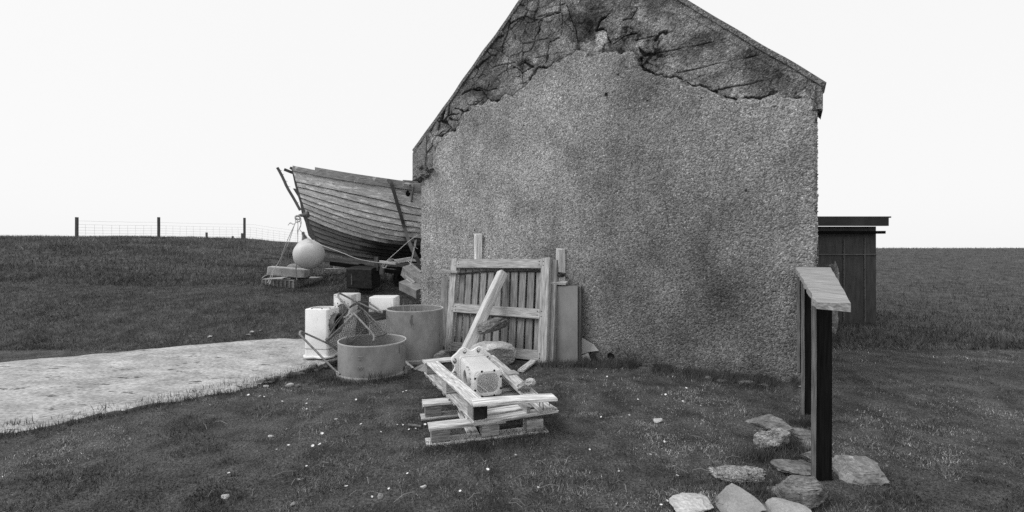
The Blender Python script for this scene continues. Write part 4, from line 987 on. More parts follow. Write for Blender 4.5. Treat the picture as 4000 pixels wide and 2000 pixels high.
# ------------------------------------------------------------------ wooden panel leaning on the wall
pn = thing('slatted_gate', 'slatted wooden gate with a heavy frame leaning against the wall', 'gate', P(1930, 1400, 6.9))
TL, TRc, BL, BR = P(1778, 1017, 7.92), P(2135, 1013, 6.95), P(1753, 1373, 7.25), P(2120, 1415, 6.50)
def pan(u, v, out=0.0):                                     # u right 0..1, v down 0..1
    p = (TL * (1 - u) + TRc * u) * (1 - v) + (BL * (1 - u) + BR * u) * v; return p + pnn * out
pnn = ((BL - TL).cross(TRc - TL)).normalized()
if pnn.y > 0: pnn = -pnn
for i, u in enumerate(np.linspace(.075, .925, 11)):
    mb = MB().plank(pan(u, .012, -.055 if i % 2 else -.06), pan(u, .985, -.055), .118 * random.uniform(.93, 1.02), .022, up=pnn, seg=8, wob=.008, tone=random.uniform(.55, .92)); part('slat', mb, M_GATE, pn)
for u, w in ((.0, .125), (1.0, .145)):
    mb = MB().plank(pan(u, -.012), pan(u, 1.012), w, .075, up=pnn, seg=8, wob=.008, tone=1.22); part('stile', mb, M_GATE, pn)
for v0, v1, w in ((.045, .05, .155), (.545, .555, .15), (.95, .945, .15)):
    mb = MB().plank(pan(.035, v0, .005), pan(.965, v1, .005), .06, w, up=(BL - TL), seg=8, wob=.006, tone=random.uniform(1.05, 1.25)); part('rail', mb, M_GATE, pn)
mb = MB().plank(pan(1.055, -.005, -.085), pan(1.045, 1.0, -.085), .13, .09, up=pnn, seg=6, tone=.75); part('side_board', mb, M_GATE, pn)
for u in (0.0, 1.0):
    for v in (.03, .07, .53, .58, .93, .97):
        c = pan(u + (.02 if u == 0 else -.02), v, .0385); mb = MB().lathe([(.008, 0), (.008, .002), (0, .002)], Matrix.Translation(c) @ pnn.to_track_quat('Z', 'Y').to_matrix().to_4x4(), 7); part('nail', mb, M_HOLE, pn)
for u in (.06, .94):
    for v in (.03, .06, .53, .57): 
        c = pan(u, v, .0365); mb = MB().lathe([(.008, 0), (.008, .002), (0, .002)], Matrix.Translation(c) @ pnn.to_track_quat('Z', 'Y').to_matrix().to_4x4(), 7); part('nail', mb, M_HOLE, pn)
mb = MB().tube([pan(.0, .155, -.03), pan(.2, .135, -.025), pan(.45, .115, -.02), pan(.8, .115, -.02), pan(1.0, .115, -.06), pan(1.12, .12, -.1), pan(1.16, .14, -.05)], .014, 8, smooth=4); solo('black_hose', mb, M_HOSE, 'thin dark hose strung across behind the frame of the leaning gate', 'hose', smooth=True)
# timber prop
mb = MB(); pa = P(1963, 1066, 7.18); pb = P(1806, 1402, 6.35)
mb.plank(pa, pb, .135, .135, up=(-.75, -.45, .5), seg=8, wob=.004, ch=.008, tone=1.0); solo('timber_prop', mb, M_PROP, 'pale square timber propped diagonally against the leaning gate', 'timber')
# posts behind
mb = MB().plank(P(1868, 1300, 7.95), P(1868, 914, 7.72), .12, .10, up=(.3, -1, 0), seg=6, tone=1.4); solo('wooden_post', mb, M_PROP, 'pale sawn post sticking up behind the left half of the gate', 'post')
mb = MB().plank(P(2184, 1380, 6.97), P(2190, 973, 6.95), .115, .11, up=(.3, -1, 0), seg=6, rag=.02, wob=.01, tone=1.0); solo('wooden_post', mb, M_PROP, 'ragged weathered post standing behind the right edge of the gate', 'post')
mb = MB()
for i in range(3): mb.tube([P(2190 + 16 * math.cos(a), 1068 + 4 * i + 5 * math.sin(a), 6.92 - .08 * math.sin(a)) for a in np.linspace(0, 6.0, 12)], .009, 6)
solo('cord_loop', mb, M_HOSE, 'dark cord wound round the ragged post', 'cord')
mb = MB().plank(P(1737, 1085, 8.0), P(1733, 1390, 7.5), .12, .03, up=(0, -1, .2), seg=4, tone=.9); mb2 = mb; solo('loose_board', mb, M_GATE, 'grey board on edge behind the left side of the gate', 'board')
mb = MB().plank(P(1728, 1056, 7.85), P(1790, 1064, 7.7), .09, .035, seg=3, tone=1.2); solo('loose_board', mb, M_GATE, 'short plank end poking out left of the gate near its top', 'board')
mb = MB().plank(P(2150, 1102, 6.9), P(2214, 1106, 6.8), .14, .035, up=(.05, -.2, 1), seg=3, tone=1.5); solo('loose_board', mb, M_GATE, 'pale board end poking out right of the gate above the plastic sheets', 'board')
# plastic sheets
def sheet(i, label, m):
    o_ = .022 * i
    a0, a1 = P(2150 + 5 * i, 1118 - 1.0 * i, 6.86 + o_), P(2256 + 6 * i, 1117 - 1.0 * i, 6.68 + o_); b1 = P(2256 + 5 * i, 1424 - 3 * i, 6.44 + o_); b0 = P(2130, 1414 - 3 * i, 6.64 + o_)
    n = ((a1 - a0).cross(b0 - a0)).normalized(); n = -n if n.y > 0 else n
    ex = (b1 - b0).normalized(); ez = (a1 - b1).normalized(); cr__ = []
    for q in range(6):
        t = math.pi / 2 * q / 5; cr__.append(b1 - ex * .06 * (1 - math.sin(t)) + ez * .06 * (1 - math.cos(t)))
    mb = MB().poly([a0, a1] + cr__[::-1] + [b0], .016, -n); solo('plastic_sheet', mb, m, label, 'sheet', 'plastic sheets stacked beside the gate')
sheet(0, 'front grey plastic sheet leaning right of the wooden gate', M_SHEET)
sheet(1, 'dark plastic sheet directly behind the front grey sheet', M_SHEETDK)
sheet(2, 'grey plastic sheet third from the front of the leaning stack', M_SHEET)
sheet(3, 'dark rearmost plastic sheet of the stack, next to the wall', M_SHEETDK)
wd_ = lambda x, y, o: (lambda uz: W3(uz[0], uz[1], o))(wpx(x, y))
mb = MB().poly([wd_(2278, 1310, .12), wd_(2320, 1342, .03), wd_(2345, 1367, .05), wd_(2309, 1371, .06), wd_(2275, 1380, .14)], .008, (WN[0], WN[1], 0)); solo('plastic_shard', mb, M_SHARD, 'upper pointed cloudy shard leaning against the foot of the wall', 'shard')
mb = MB().poly([wd_(2272, 1385, .22), wd_(2309, 1373, .11), wd_(2332, 1419, .16), wd_(2296, 1417, .20)], .008, (WN[0], WN[1], 0)); solo('plastic_shard', mb, M_SHARD, 'lower pointed cloudy shard standing in the grass by the wall', 'shard')

# rocks by the panel
rock_px(1850, 2012, 1246, 1340, .38, M_ROCKDK, 'dark_rock', 'dark angular slab of rock balanced on the pale boulder', 'rock', z=.40, d=6.42, seed=5, blocky=.5, cuts=9, tilt=-.22, rough_=.12)
rock_px(1835, 2014, 1330, 1442, .50, M_ROCKPALE, 'pale_boulder', 'big pale rounded boulder in front of the leaning gate', 'boulder', seed=6, blocky=.7, cuts=2, rough_=.09)
rock_px(1694, 1760, 1354, 1402, .26, M_ROCKMID, 'small_rock', 'small grey rock behind the back left corner of the pallets', 'rock', seed=9, cuts=8, blocky=.6, z=.02, d=6.35)

# ------------------------------------------------------------------ pallets
lo = thing('wooden_pallet', 'weathered lower pallet flat on the grass, sticking out below the other', 'pallet', Vector((-.3, 4.1, 0)), 'pair of stacked wooden pallets')
LO = Vector((-.66, 3.68, 0)); lx = Vector((.963, .27, 0)).normalized(); ly = Vector((-.27, .963, 0)).normalized()
def lp(a, b, z): return LO + lx * a + ly * b + Vector((0, 0, z))
for row, b in enumerate((.07, .67, 1.22)):
    Lr = 1.02
    s0_ = .42 if row == 2 else 0
    mb = MB().plank(lp(-.04 + s0_, b, .012), lp(Lr, b, .012), .14, .024, wob=.004, rag=.006); part('base_board', mb, M_PALLET, lo)
    mb = MB().plank(lp(-.02 + s0_, b, .142), lp(Lr * (.97 if row else .62), b, .142), .145, .026, wob=.004, rag=.01); part('top_board', mb, M_PALLET, lo)
    for a in (.075, .50, .90)[row == 2:]:
        mb = MB().box(lp(a, b, .0765), lx, ly, (0, 0, 1), .15, .12, .104, .006); part('block', mb, M_BLOCK, lo)
mb = MB().plank(lp(.36, .08, .034), lp(.36, .66, .034), .10, .02); part('inner_board', mb, M_PALLET, lo)
upo = Vector((-.325, 3.715, 0)); ux = Vector((.92, .39, 0)).normalized(); uy = Vector((-.42, .907, 0)).normalized()
up_ = thing('wooden_pallet', 'broken pallet lying upside down on top, one block missing and nails showing', 'pallet', Vector((-.4, 4.4, .155)), 'pair of stacked wooden pallets')
UL, UW = 1.68, .80
def uq(a, b, z): return upo + ux * a + uy * b + Vector((0, 0, z))
z0 = .157
for i, b in enumerate(np.linspace(.055, UL - .06, 10)):
    mb = MB().plank(uq(.012, b, z0 + .011), uq(UW + (.0 if i else .0), b, z0 + .011), .125 if i < 4 else .11, .022, wob=.005, rag=.012, tone=random.uniform(.75, 1.0) if i < 2 else random.uniform(.5, .8)); part('deck_board', mb, M_PALLET, up_)  # inner boards toned down, the shade inside the pallet put into their colour
for a in (.06, .42, .74):
    mb = MB().plank(uq(a, -.005, z0 + .034), uq(a, UL, z0 + .034), .11 if a != .42 else .06, .020, wob=.004); 
    if a != .42: part('stringer_board', mb, M_PALLET, up_)
zb_ = z0 + .046
for a, b in ((.065, .075), (.065, UL * .5), (.065, UL - .075), (.74, UL * .52), (.74, UL - .075), (.40, UL - .075)):
    mb = MB().box(uq(a, b, zb_ + .058), ux, uy, (0, 0, 1), .125, .145, .114, .006); part('block', mb, M_BLOCK, up_)
mb = MB().box(uq(.068, -.0005, zb_ + .056), ux, uy, (0, 0, 1), .118, .004, .106, .001, 1.0); part('black_end', mb, M_ENDGRAIN, up_, label='black end of the near corner block')  # thin near-black plate over the end of the corner block
zt_ = zb_ + .118
mb = MB().plank(uq(.06, .01, zt_ + .012), uq(.06, UL - .16, zt_ + .012), .135, .025, wob=.005, rag=.01, tone=1.1); part('runner', mb, M_PALLET, up_)
mb = MB().plank(uq(-.02, UL - .07, zt_ + .012), uq(UW, UL - .07, zt_ + .012), .145, .025, wob=.004, tone=1.05); part('end_board', mb, M_PALLET, up_)
f0 = uq(-.01, -.02, zt_ + .040); f1 = P(2166, 1557, 3.86); f1.z = zt_ + .030
mb = MB().plank(f0, f1, .145, .028, wob=.004, rag=.006, tone=1.25); part('end_board', mb, M_PALLET, up_)
r0 = uq(.75, UL - .12, zt_ + .012); r1 = P(2138, 1607, 3.90); r1.z = z0 + .065
mb = MB().plank(r0, r1, .14, .040, wob=.004, tone=.85); part('runner', mb, M_PALLET, up_, label='runner sloping down where its front block has gone')
mb = MB().plank(P(2022, 1570, 4.22), P(2064, 1608, 3.95), .03, .085, seg=3, tone=.8); part('loose_stick', mb, M_BLOCK, up_)
for x, y, l in ((2107, 1567, .055), (2120, 1563, .075), (2145, 1560, .05), (2121, 1578, .06)):
    p = P(x, y, 3.83); part('nail', MB().tube([p, p + Vector((.004, 0, -l))], .0035, 5), M_RUST, up_)
# lump of mortared brick on the runner, stick behind, splinters
mb = rock(0, 0, 0, .155, .15, .115, seed=21, rot=.4, blocky=.35, cuts=9, rough_=.10, pebble=3.2); c = P(2040, 1533, 4.28)
mb.v = [(v[0] + c.x, v[1] + c.y, v[2] + c.z) for v in mb.v]
solo('mortar_lump', mb, M_PEB, 'broken lump of old brick and mortar resting on the sloping runner', 'rubble', smooth=True)
mb = rock(0, 0, 0, .10, .09, .09, seed=22, rot=.3, blocky=.8, cuts=6, rough_=.18); c = P(2072, 1508, 4.36)
mb.v = [(v[0] + c.x, v[1] + c.y, v[2] + c.z) for v in mb.v]; solo('pale_stone', mb, M_ROCKPALE, 'small pale knobbly stone just behind the mortar lump', 'stone', smooth=True)
a = G(2034, 1458); b = G(2084, 1424); mb = MB().plank(a + Vector((0, 0, .03)), b + Vector((0, 0, .05)), .09, .03, tone=.9); solo('loose_plank', mb, M_PALLET, 'short plank lying in the grass between the pallets and the gate', 'plank')
a = G(1565, 1460) + Vector((0, .05, .01)); mb = MB().plank(P(1592, 1470, a.y), P(1680, 1432, a.y + .3), .20, .05, up=(-.2, -.3, 1), seg=6, wob=.03, rag=.05, tone=.9); solo('splintered_board', mb, M_PALLET, 'split grey board sticking out from the back left of the pallets', 'board')
mb = MB().plank(P(1575, 1408, 6.25), P(1612, 1440, 6.15), .05, .03, seg=3, tone=1.1); solo('white_strip', mb, M_PROP, 'thin pale strip of wood leaning between the two drums', 'strip')
rock_px(1575, 1606, 1425, 1464, .12, M_ROCKMID, 'small_rock', 'small ragged stone wedged beside the cut drum', 'rock', seed=33, cuts=6)
a = G(1595, 1668); b = G(1645, 1676); mb = MB().tube([a + Vector((0, 0, .02)), b + Vector((0, 0, .02))], .012, 8); solo('bent_rod', mb, M_RUST, 'dark metal rod lying in the grass left of the pallets', 'rod')

# ------------------------------------------------------------------ tarred uprights with a cap board at the edge of the yard
tf = thing('tarred_barrier', 'row of black tarred upright boards under a weathered cap plank', 'barrier', Vector((2.6, 3.9, 0)))
FA = Vector((3.33, 5.2, 0)); FB = Vector((1.80, 2.60, 0)); fdir = (FB - FA).normalized(); fperp = Vector((fdir.y, -fdir.x, 0))
if fperp.x < 0: fperp = -fperp
capz = lambda t: 1.425 - .085 * t - .02 * t * t
def fp(t, off=0.0): p = FA.lerp(FB, t); return p + fperp * off
for t0, zb0, wd0 in ((.0, .20, .30), (.315, .0, .26), (.80, -.02, .14)):
    p = fp(t0); q = p + Vector((.80, -.30, 0)).normalized() * wd0 + Vector((0, .06, 0)); z1 = capz(t0) - .045
    mb = MB().poly([Vector((p.x, p.y, zb0)), Vector((p.x, p.y, z1)), Vector((q.x, q.y, z1)), Vector((q.x, q.y, zb0))], .035, (0, 1, 0)); mb.g = [(v[2], v[0], v[1]) for v in mb.v]; part('upright', mb, M_TAR, tf)
    mb = MB().plank(Vector((p.x - .006, p.y - .003, zb0 + .01)), Vector((p.x - .006, p.y - .003, z1)), .012, .03, up=fperp, seg=12, wob=.004, tone=.8); part('sawn_edge', mb, M_SAWN, tf)
mb = MB(); rn = []
for i in range(29):
    t = -.02 + 1.04 * i / 28; z = capz(t) + .012 * math.sin(i * .9) * .3; wv = .02 * mnoise.noise(Vector((i * .6, 0, 0)))
    a = fp(t, -.035 + wv); b = fp(t, .30 - .17 * t)
    rn.append([Vector((a.x, a.y, z - .045 + wv * .6)), Vector((a.x + .004, a.y, z - .006)), Vector((a.x + .03, a.y, z)), Vector((b.x, b.y, z)), Vector((b.x, b.y, z - .05))])
mb.loft(rn); mb.g = [(v[0] * -.5 + v[1] * .86, v[0] * .86 + v[1] * .5, v[2]) for v in mb.v]; part('cap_board', mb, M_GATE, tf)

# ------------------------------------------------------------------ rubble at the lower right
def rk(x0, x1, y0, y1, dep, m, label, name='rock', **kw): return rock_px(x0, x1, y0, y1, dep, m, name, label, 'rock', **kw)
mb = None
o_ = thing('conglomerate_lump', 'lump of pebbly mortar under a smooth flat stone, nearest the tarred boards', 'rock', G(3005, 1772))
g = G(3005, 1774); m1 = rock((2998 - CX) * (g.y + .17) / F, g.y + .09, g.z - .045, .27, .26, .21, seed=41, blocky=.5, cuts=5, rough_=.10, pebble=2.6); part('mortar', m1, M_PEB, o_, True)
m1 = rock((3002 - CX) * (g.y + .24) / F, g.y + .20, g.z + .105, .35, .30, .14, seed=42, blocky=.3, cuts=9, rough_=.06, rot=-.1, tilt=.05); part('cap_stone', m1, M_ROCKMID, o_, True)
rk(3060, 3176, 1620, 1648, .26, M_ROCKMID, 'flat dark stone lying against the foot of the tarred boards', seed=43, blocky=.35)
rk(3060, 3190, 1655, 1760, .40, M_ROCKDK, 'squarish dark stone behind the pebbly lump', seed=44, blocky=.35, cuts=4)
rk(3130, 3205, 1745, 1822, .2, M_ROCKMID, 'small square stone beside the nearest black board', seed=45, blocky=.35)
rk(3030, 3220, 1824, 1878, .22, M_ROCKDK, 'long low dark slab beside the nearest black board', sink=-.03, seed=46, blocky=.4, cuts=5)
rk(2774, 3006, 1828, 1900, .22, M_PEB, 'long pebbly lump of mortar lying in the grass', name='mortar_lump', seed=47, blocky=.7, pebble=3.0, cuts=2, rough_=.20, sink=-.01)
rk(2614, 2800, 1940, 2040, .30, M_ROCKPALE, 'pale rounded stone lying apart on the grass at the near edge', seed=48, blocky=.45, sink=-.015)
rk(2800, 2975, 1910, 2060, .34, M_ROCKBLOCK, 'smooth pale cut stone block tilted towards the grass', name='stone_block', seed=149, blocky=.22, cuts=3, rough_=.02, rot=.06)
rk(2870, 2950, 1898, 1930, .14, M_ROCKPALE, 'pale stone just behind the smooth cut block', seed=50, blocky=.6)
rk(3030, 3240, 1812, 2010, .26, M_ROCKDK, 'big dark jagged rock under the nearest black board', seed=51, blocky=.45, cuts=8, rough_=.14)
rk(3020, 3190, 1958, 2080, .25, M_ROCKBLOCK, 'pale flat-topped stone in front of the big dark jagged rock', seed=52, blocky=.4, cuts=6)
rk(2935, 3060, 1975, 2060, .2, M_ROCKDK, 'dark low stone between the smooth block and the jagged rock', seed=53, blocky=.3)
rk(2990, 3050, 1868, 1905, .14, M_ROCKPALE, 'small pale stone at the left tip of the long low slab', seed=55, blocky=.5)
rk(3100, 3190, 1790, 1835, .2, M_ROCKDK, 'dark wedge of stone between the small square stone and the long slab', seed=56, blocky=.4)
rk(3010, 3062, 1905, 1960, .14, M_ROCKMID, 'small upright stone at the left of the big jagged rock', seed=57, blocky=.4)
rk(3230, 3420, 1760, 1900, .4, M_ROCKMID, 'grey stone beyond the end of the black boards', seed=54, blocky=.5)
# rubble strip along the wall foot, right
for i in range(9):
    u = random.uniform(WW - 1.25, WW - .1); p = W3(u, 0, random.uniform(.12, .3)); m1 = rock(p.x, p.y, gz1(p.x, p.y) - .01, random.uniform(.06, .16), .09, random.uniform(.03, .06), seed=60 + i, sub=3); solo('rubble_stone', m1, M_ROCKMID, 'small loose stone in the strip at the foot of the wall', 'stone', 'loose stones along the foot of the wall', True)
# drain hole at the foot of the wall
p = wd_(2388, 1389, .03); mb = MB().lathe([(.0, .0), (.03, 0), (.042, .012), (.050, .004)], Matrix.Translation(p) @ Vector((WN[0], WN[1], 0)).to_track_quat('Z', 'Y').to_matrix().to_4x4(), 18); part('drain_hole', mb, M_HOLE, building)
# pale chips on the grass
chips = [(1038, 1513, 13, 'wedge-shaped pale stone chip in the grass near the path'), (1130, 1510, 16, 'larger flat pale stone chip in the grass below the path'), (1160, 1512, 14, 'dull flat stone lying beside a pale chip'), (880, 1945, 16, 'pale stone at the near left corner of the grass'), (1653, 1905, 13, 'flat pale chip in the near grass'), (1485, 1945, 16, 'grey pointed stone set in the near grass'), (1058, 1706, 10, 'thin pale chip in the middle of the left grass'),
         (2568, 1650, 20, 'pale flat stone in the grass right of the pallets'), (1145, 1973, 14, 'dull grey stone almost buried at the near edge'), (1312, 1640, 8, 'small pale chip left of the pallets'), (985, 1300, 9, 'pale stone above the far edge of the path'), (1020, 1295, 9, 'long pale stone on the grass above the path'), (970, 1310, 8, 'grey stone at the far edge of the path'), (820, 1318, 9, 'pale stone by the far edge of the path at the left'), (965, 1913, 8, 'small grey stone in the near grass'),
         (2960, 1756, 8, 'tiny pale stone beside the pebbly lump'), (2380, 1410, 10, 'white chip on the ground below the drain hole')]
for i, (x, y, r, lab) in enumerate(chips):
    g = G(x, y); w = 2 * r * g.y / F; m1 = rock(g.x, g.y, g.z - .004, w, w * .8, w * .45, seed=80 + i, sub=3, cuts=6, rot=i); solo('stone_chip', m1, M_STONECHIP if i % 3 != 2 else M_ROCKMID, lab, 'stone', 'loose stones scattered on the grass', True)

# ------------------------------------------------------------------ shed behind on the right
sh = thing('dark_shed', 'dark low shed beyond the right corner of the building', 'shed', Vector((9, 11, 0)))
sa = P(3185, 1100, 9.5); 
def sp_(a, b, z): return Vector((6.2 + a, 9.6 + b, z))
mb = MB().poly([sp_(0, 0, -.2), sp_(1.6, 0, -.2), sp_(1.6, 0, 2.15), sp_(0, 0, 2.15)], 3, (0, 1, 0)); part('wall', mb, M_SHEDWALL, sh)
mb = MB().plank(sp_(-.12, -.12, 2.24), sp_(1.75, -.12, 2.24), .06, .17); mb.poly([sp_(-.15, -.15, 2.325), sp_(1.8, -.15, 2.325), sp_(1.8, 3.2, 2.4), sp_(-.15, 3.2, 2.4)], .03, (0, 0, 1)); part('roof', mb, M_SHEDROOF, sh)
mb = MB().plank(sp_(-.1, -.10, 2.02), sp_(1.7, -.10, 2.02), .06, .06, tone=.4); part('gutter', mb, M_TAR, sh)
mb = MB()
for x in (.35, .9, 1.35): mb.plank(sp_(x, -.012, .1), sp_(x, -.012, 1.9), .02, .02, up=(0, 1, 0), tone=2)
mb.plank(sp_(.0, -.012, 1.55), sp_(1.6, -.012, 1.55), .02, .02, tone=2); part('batten', mb, M_SHEDWALL, sh)
rock_px(3196, 3260, 985, 1075, .5, M_ROCKMID, 'covered_heap', 'grey covered heap seen just past the building corner', 'heap', z=.2, d=7.6, seed=71, blocky=.5)

# ------------------------------------------------------------------ grass
def on_slab(X, Y):
    yn = np.interp(X, A[:, 0][np.argsort(A[:, 0])], A[:, 1][np.argsort(A[:, 0])]); yf = np.interp(X, B[:, 0][np.argsort(B[:, 0])], B[:, 1][np.argsort(B[:, 0])])
    return (Y > yn + .02) & (Y < yf - .03) & (X < A[:, 0].max())
def in_building(X, Y):
    s = (X - WL[0]) * WN[0] + (Y - WL[1]) * WN[1]; u = (X - WL[0]) * WU[0] + (Y - WL[1]) * WU[1]
    return (s < .02) & (s > -DPT) & (u > -.03) & (u < WW + .03)
def in_drum(X, Y):
    r = np.zeros(X.shape, bool)
    for px, dc, rad in ((1454, 5.92, .45), (1621, 6.8, .44)): r |= np.hypot(X - (px - CX) * dc / F, Y - dc) < rad
    return r
def scatter(n, dmin, dmax, kmin=-1.5, kmax=1.5, pw=1.0):
    t = RNG.uniform(0, 1, n); d = dmin * (dmax / dmin) ** (t ** pw); k = RNG.uniform(kmin, kmax, n)
    X = k * d; Y = d
    ok = ~on_slab(X, Y) & ~in_building(X, Y) & ~in_drum(X, Y); X = X[ok]; Y = Y[ok]
    return np.stack([X, Y, gz(X, Y) - .004], 1)
VV = []; TT = []
def sow(p, *a):
    v, t = blades(p, *a); VV.append(v); TT.append(t)
p = scatter(620000, 2.3, 7.6)
patch = fbm(p[:, 0] * 1.1, p[:, 1] * 1.1, 4, 101); fine = fbm(p[:, 0] * 5, p[:, 1] * 5, 3, 102)
hs = .6 + .8 * sstep(.35, .7, fine)
v, t = blades(p, .010, .030, .0056, 2.2, .20, 2.1)
v = v.reshape(-1, 3, 3); v[:, 2] = v[:, 0] * .5 + v[:, 1] * .5 + (v[:, 2] - (v[:, 0] + v[:, 1]) / 2) * hs[:, None]
dry = sstep(.50, .68, patch)
for (x, y, r_, k_) in ((2620, 1600, .55, .8), (2480, 1720, .5, .6), (2700, 1760, .4, .6), (2300, 1480, .4, .5), (1600, 1800, .5, .5), (2100, 1800, .5, .35), (1250, 1640, .5, .3)):
    g_ = G(x, y); dry = np.clip(dry + k_ * np.exp(-((p[:, 0] - g_.x) ** 2 + (p[:, 1] - g_.y) ** 2) / r_ ** 2) * (.3 + 1.4 * fine), 0, 1)
for (x, y, r_, k_) in ((900, 1880, .45, .5), (850, 1620, .5, .4), (1100, 1500, .5, .3)):
    g_ = G(x, y); dry = dry - k_ * np.exp(-((p[:, 0] - g_.x) ** 2 + (p[:, 1] - g_.y) ** 2) / r_ ** 2)
cl = vnoise(p[:, 0] * 70, p[:, 1] * 50, 131) * .6 + vnoise(p[:, 0] * 24, p[:, 1] * 24, 132) * .4; t = t.reshape(-1, 3) * ((.86 + .72 * dry) * (.25 + 1.6 * cl))[:, None]
dead = RNG.uniform(0, 1, len(p)) < (.05 + .14 * dry); t[dead] *= 2.2
VV.append(v.reshape(-1, 3)); TT.append(t.ravel())
sow(scatter(150000, 7.3, 14, -1.5, .0), .03, .07, .008, 1.0, .5, 1.5)
sow(scatter(70000, 12, 30, -1.5, -.1), .06, .16, .018, 1.0, .5, 1.4)
sow(scatter(60000, 7, 34, .45, 1.6), .04, .14, .014, 1.0, .5, 1.5)
# long grass along the hill crest and rough patches
p = scatter(60000, 16, 27, -1.5, -.40); msk = fbm(p[:, 0] * .5, p[:, 1] * .5, 3, 111) > .45; sow(p[msk], .06, .20, .016, 1.1, .6, 2.4)
# along the foot of the wall
n = 26000; u = RNG.uniform(0, WW, n); o = np.abs(RNG.normal(0, .16, n)) + .02; pp_ = np.stack([WL[0] + WU[0] * u + WN[0] * o, WL[1] + WU[1] * u + WN[1] * o], 1); hgt = fbm(u * 3, o * 0, 3, 121)
kk = hgt > .38; pp_ = pp_[kk]; pz = gz(pp_[:, 0], pp_[:, 1]); sow(np.stack([pp_[:, 0], pp_[:, 1], pz], 1), .04, .13, .005, .8, .4, 1.2)
# tufts
def tuft(x, y, n, spread, hmin, hmax, t0=.4, t1=1.2, lean=.9):
    g = G(x, y); r = RNG.normal(0, spread, (n, 2)); X = g.x + r[:, 0]; Y = g.y + r[:, 1] * .6
    sow(np.stack([X, Y, gz(X, Y)], 1), hmin, hmax, .005, lean, t0, t1)
for x, y, n, s, h in [(1470, 1490, 500, .10, .17), (1395, 1498, 250, .12, .10), (1345, 1485, 350, .10, .10), (1550, 1480, 250, .10, .08), (1240, 1480, 500, .2, .10), (1120, 1490, 500, .25, .10), (1000, 1500, 500, .3, .09), (1320, 1500, 300, .15, .1), (1700, 1760, 300, .12, .07), (1900, 1745, 500, .2, .08), (2050, 1720, 500, .15, .08), (2110, 1690, 200, .06, .12), (2140, 1425, 500, .15, .10), (2200, 1432, 600, .15, .10), (2280, 1430, 600, .15, .12), (2400, 1420, 600, .2, .11), (2950, 1790, 600, .10, .12), (3080, 1770, 700, .12, .12), (3000, 1905, 500, .12, .10), (2850, 1910, 500, .14, .10), (3060, 1940, 500, .12, .10), (3150, 1660, 400, .1, .1), (2020, 1445, 300, .12, .09), (1100, 1130, 500, .35, .12), (1180, 1140, 500, .3, .12), (1440, 1120, 600, .6, .10), (1560, 1120, 600, .4, .12), (2730, 1480, 500, .3, .10), (2900, 1500, 500, .25, .12), (1840, 1752, 300, .1, .09)]:
    tuft(x, y, n, s, h * .4, h)
for i in range(0, ns, 2):
    if A[i, 0] < -5: continue
    n_ = int(40 * vnoise(np.array([i * .15]), np.array([2.0]), 5)[0]) + 6; r_ = RNG.normal(0, .05, (n_, 2)); X_ = A[i, 0] + r_[:, 0]; Y_ = A[i, 1] - .04 + r_[:, 1] * .9
    sow(np.stack([X_, Y_, np.maximum(gz(X_, Y_), SLZ * (Y_ > A[i, 1]) * .7)], 1), .03, .10, .005, .9, .4, 1.3)
gr = tri_mesh('grass', np.concatenate(VV), np.concatenate(TT), M_BLADE); gr['kind'] = 'stuff'; gr['label'] = 'short cropped grass covering the yard and hill'; gr['category'] = 'grass'
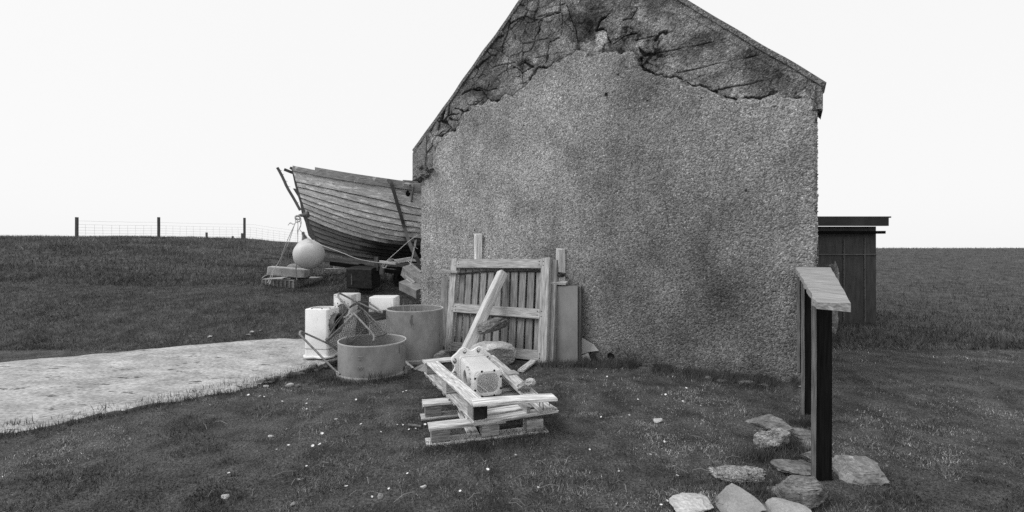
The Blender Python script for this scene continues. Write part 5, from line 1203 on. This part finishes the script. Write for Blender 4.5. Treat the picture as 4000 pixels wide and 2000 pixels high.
# straws
VS = []; TS = []
mb = MB()
for i in range(90):
    x = random.uniform(800, 3000); y = random.uniform(1500, 1990)
    if y > 1600 and x > 3000: continue
    g = G(x, y)
    if in_building(np.array([g.x]), np.array([g.y]))[0] or in_drum(np.array([g.x]), np.array([g.y]))[0]: continue
    a = random.uniform(0, 6.28); l = random.uniform(.05, .16); p1 = g + Vector((math.cos(a) * l, math.sin(a) * l, random.uniform(.01, .05))); pm = (g + p1) / 2 + Vector((0, 0, .025))
    mb.tube([g + Vector((0, 0, .015)), pm, p1], .0016, 4, tone=random.uniform(.7, 1.5))
o = solo('straw', mb, M_STRAW, 'dry straw stalks strewn over the grass', 'straw'); o['kind'] = 'stuff'

# daisies
dm = MB(); 
dm.lathe([(0, .030), (.004, .030), (.010, .033), (.0135, .036), (.010, .031), (.004, .0275), (0, .0275)], Matrix.Rotation(.25, 4, 'X'), 10); dm.tube([(0, 0, -.01), (.002, .001, .028)], .0012, 5, tone=.25)
dme = dm.mesh('daisy', M_DAISY, (0, 0, 0))
dpx = [(1135, 1530), (972, 1549), (1028, 1555), (1020, 1557), (1203, 1564), (1200, 1585), (1201, 1605), (1098, 1578), (816, 1590), (1347, 1584), (1391, 1566), (1446, 1599), (1576, 1538), (1588, 1535), (1415, 1669), (1482, 1693), (1550, 1666), (1571, 1663), (1600, 1685), (1621, 1683), (1660, 1668), (1255, 1704), (1222, 1752), (1255, 1752), (1125, 1751), (1080, 1764), (1197, 1832), (895, 1862), (1353, 1917), (1522, 1918), (1448, 1947), (1595, 1860), (1662, 1739), (1164, 1888), (1124, 1689), (2333, 1446), (2276, 1481), (2374, 1476), (2488, 1564), (2667, 1575), (2678, 1527), (2353, 1636), (2456, 1633), (2602, 1546), (2590, 1551), (2735, 1592), (2829, 1571), (2108, 1643), (2025, 1682), (2540, 1790), (2590, 1730), (2640, 1870), (2585, 1985), (2600, 1965), (2420, 1850), (2300, 1760), (1325, 1128), (1383, 1170), (1407, 1140), (1434, 1163), (1439, 1163), (1115, 1275), (1168, 1262), (1170, 1260), (1320, 1139), (1900, 1850), (1800, 1930), (2100, 1920), (1700, 1830), (2010, 1790)]
for i, (x, y) in enumerate(dpx):
    g = G(x, y); o = bpy.data.objects.new('daisy', dme); COL.objects.link(o); o.location = g; s = random.uniform(.55, 1.0); o.scale = (s, s, s * random.uniform(.7, 1.1)); o.rotation_euler = (random.uniform(-.2, .5), random.uniform(-.3, .3), random.uniform(0, 6))
    o['label'] = 'tiny white daisy head open in the short grass'; o['category'] = 'daisy'; o['group'] = 'daisies dotted over the grass'
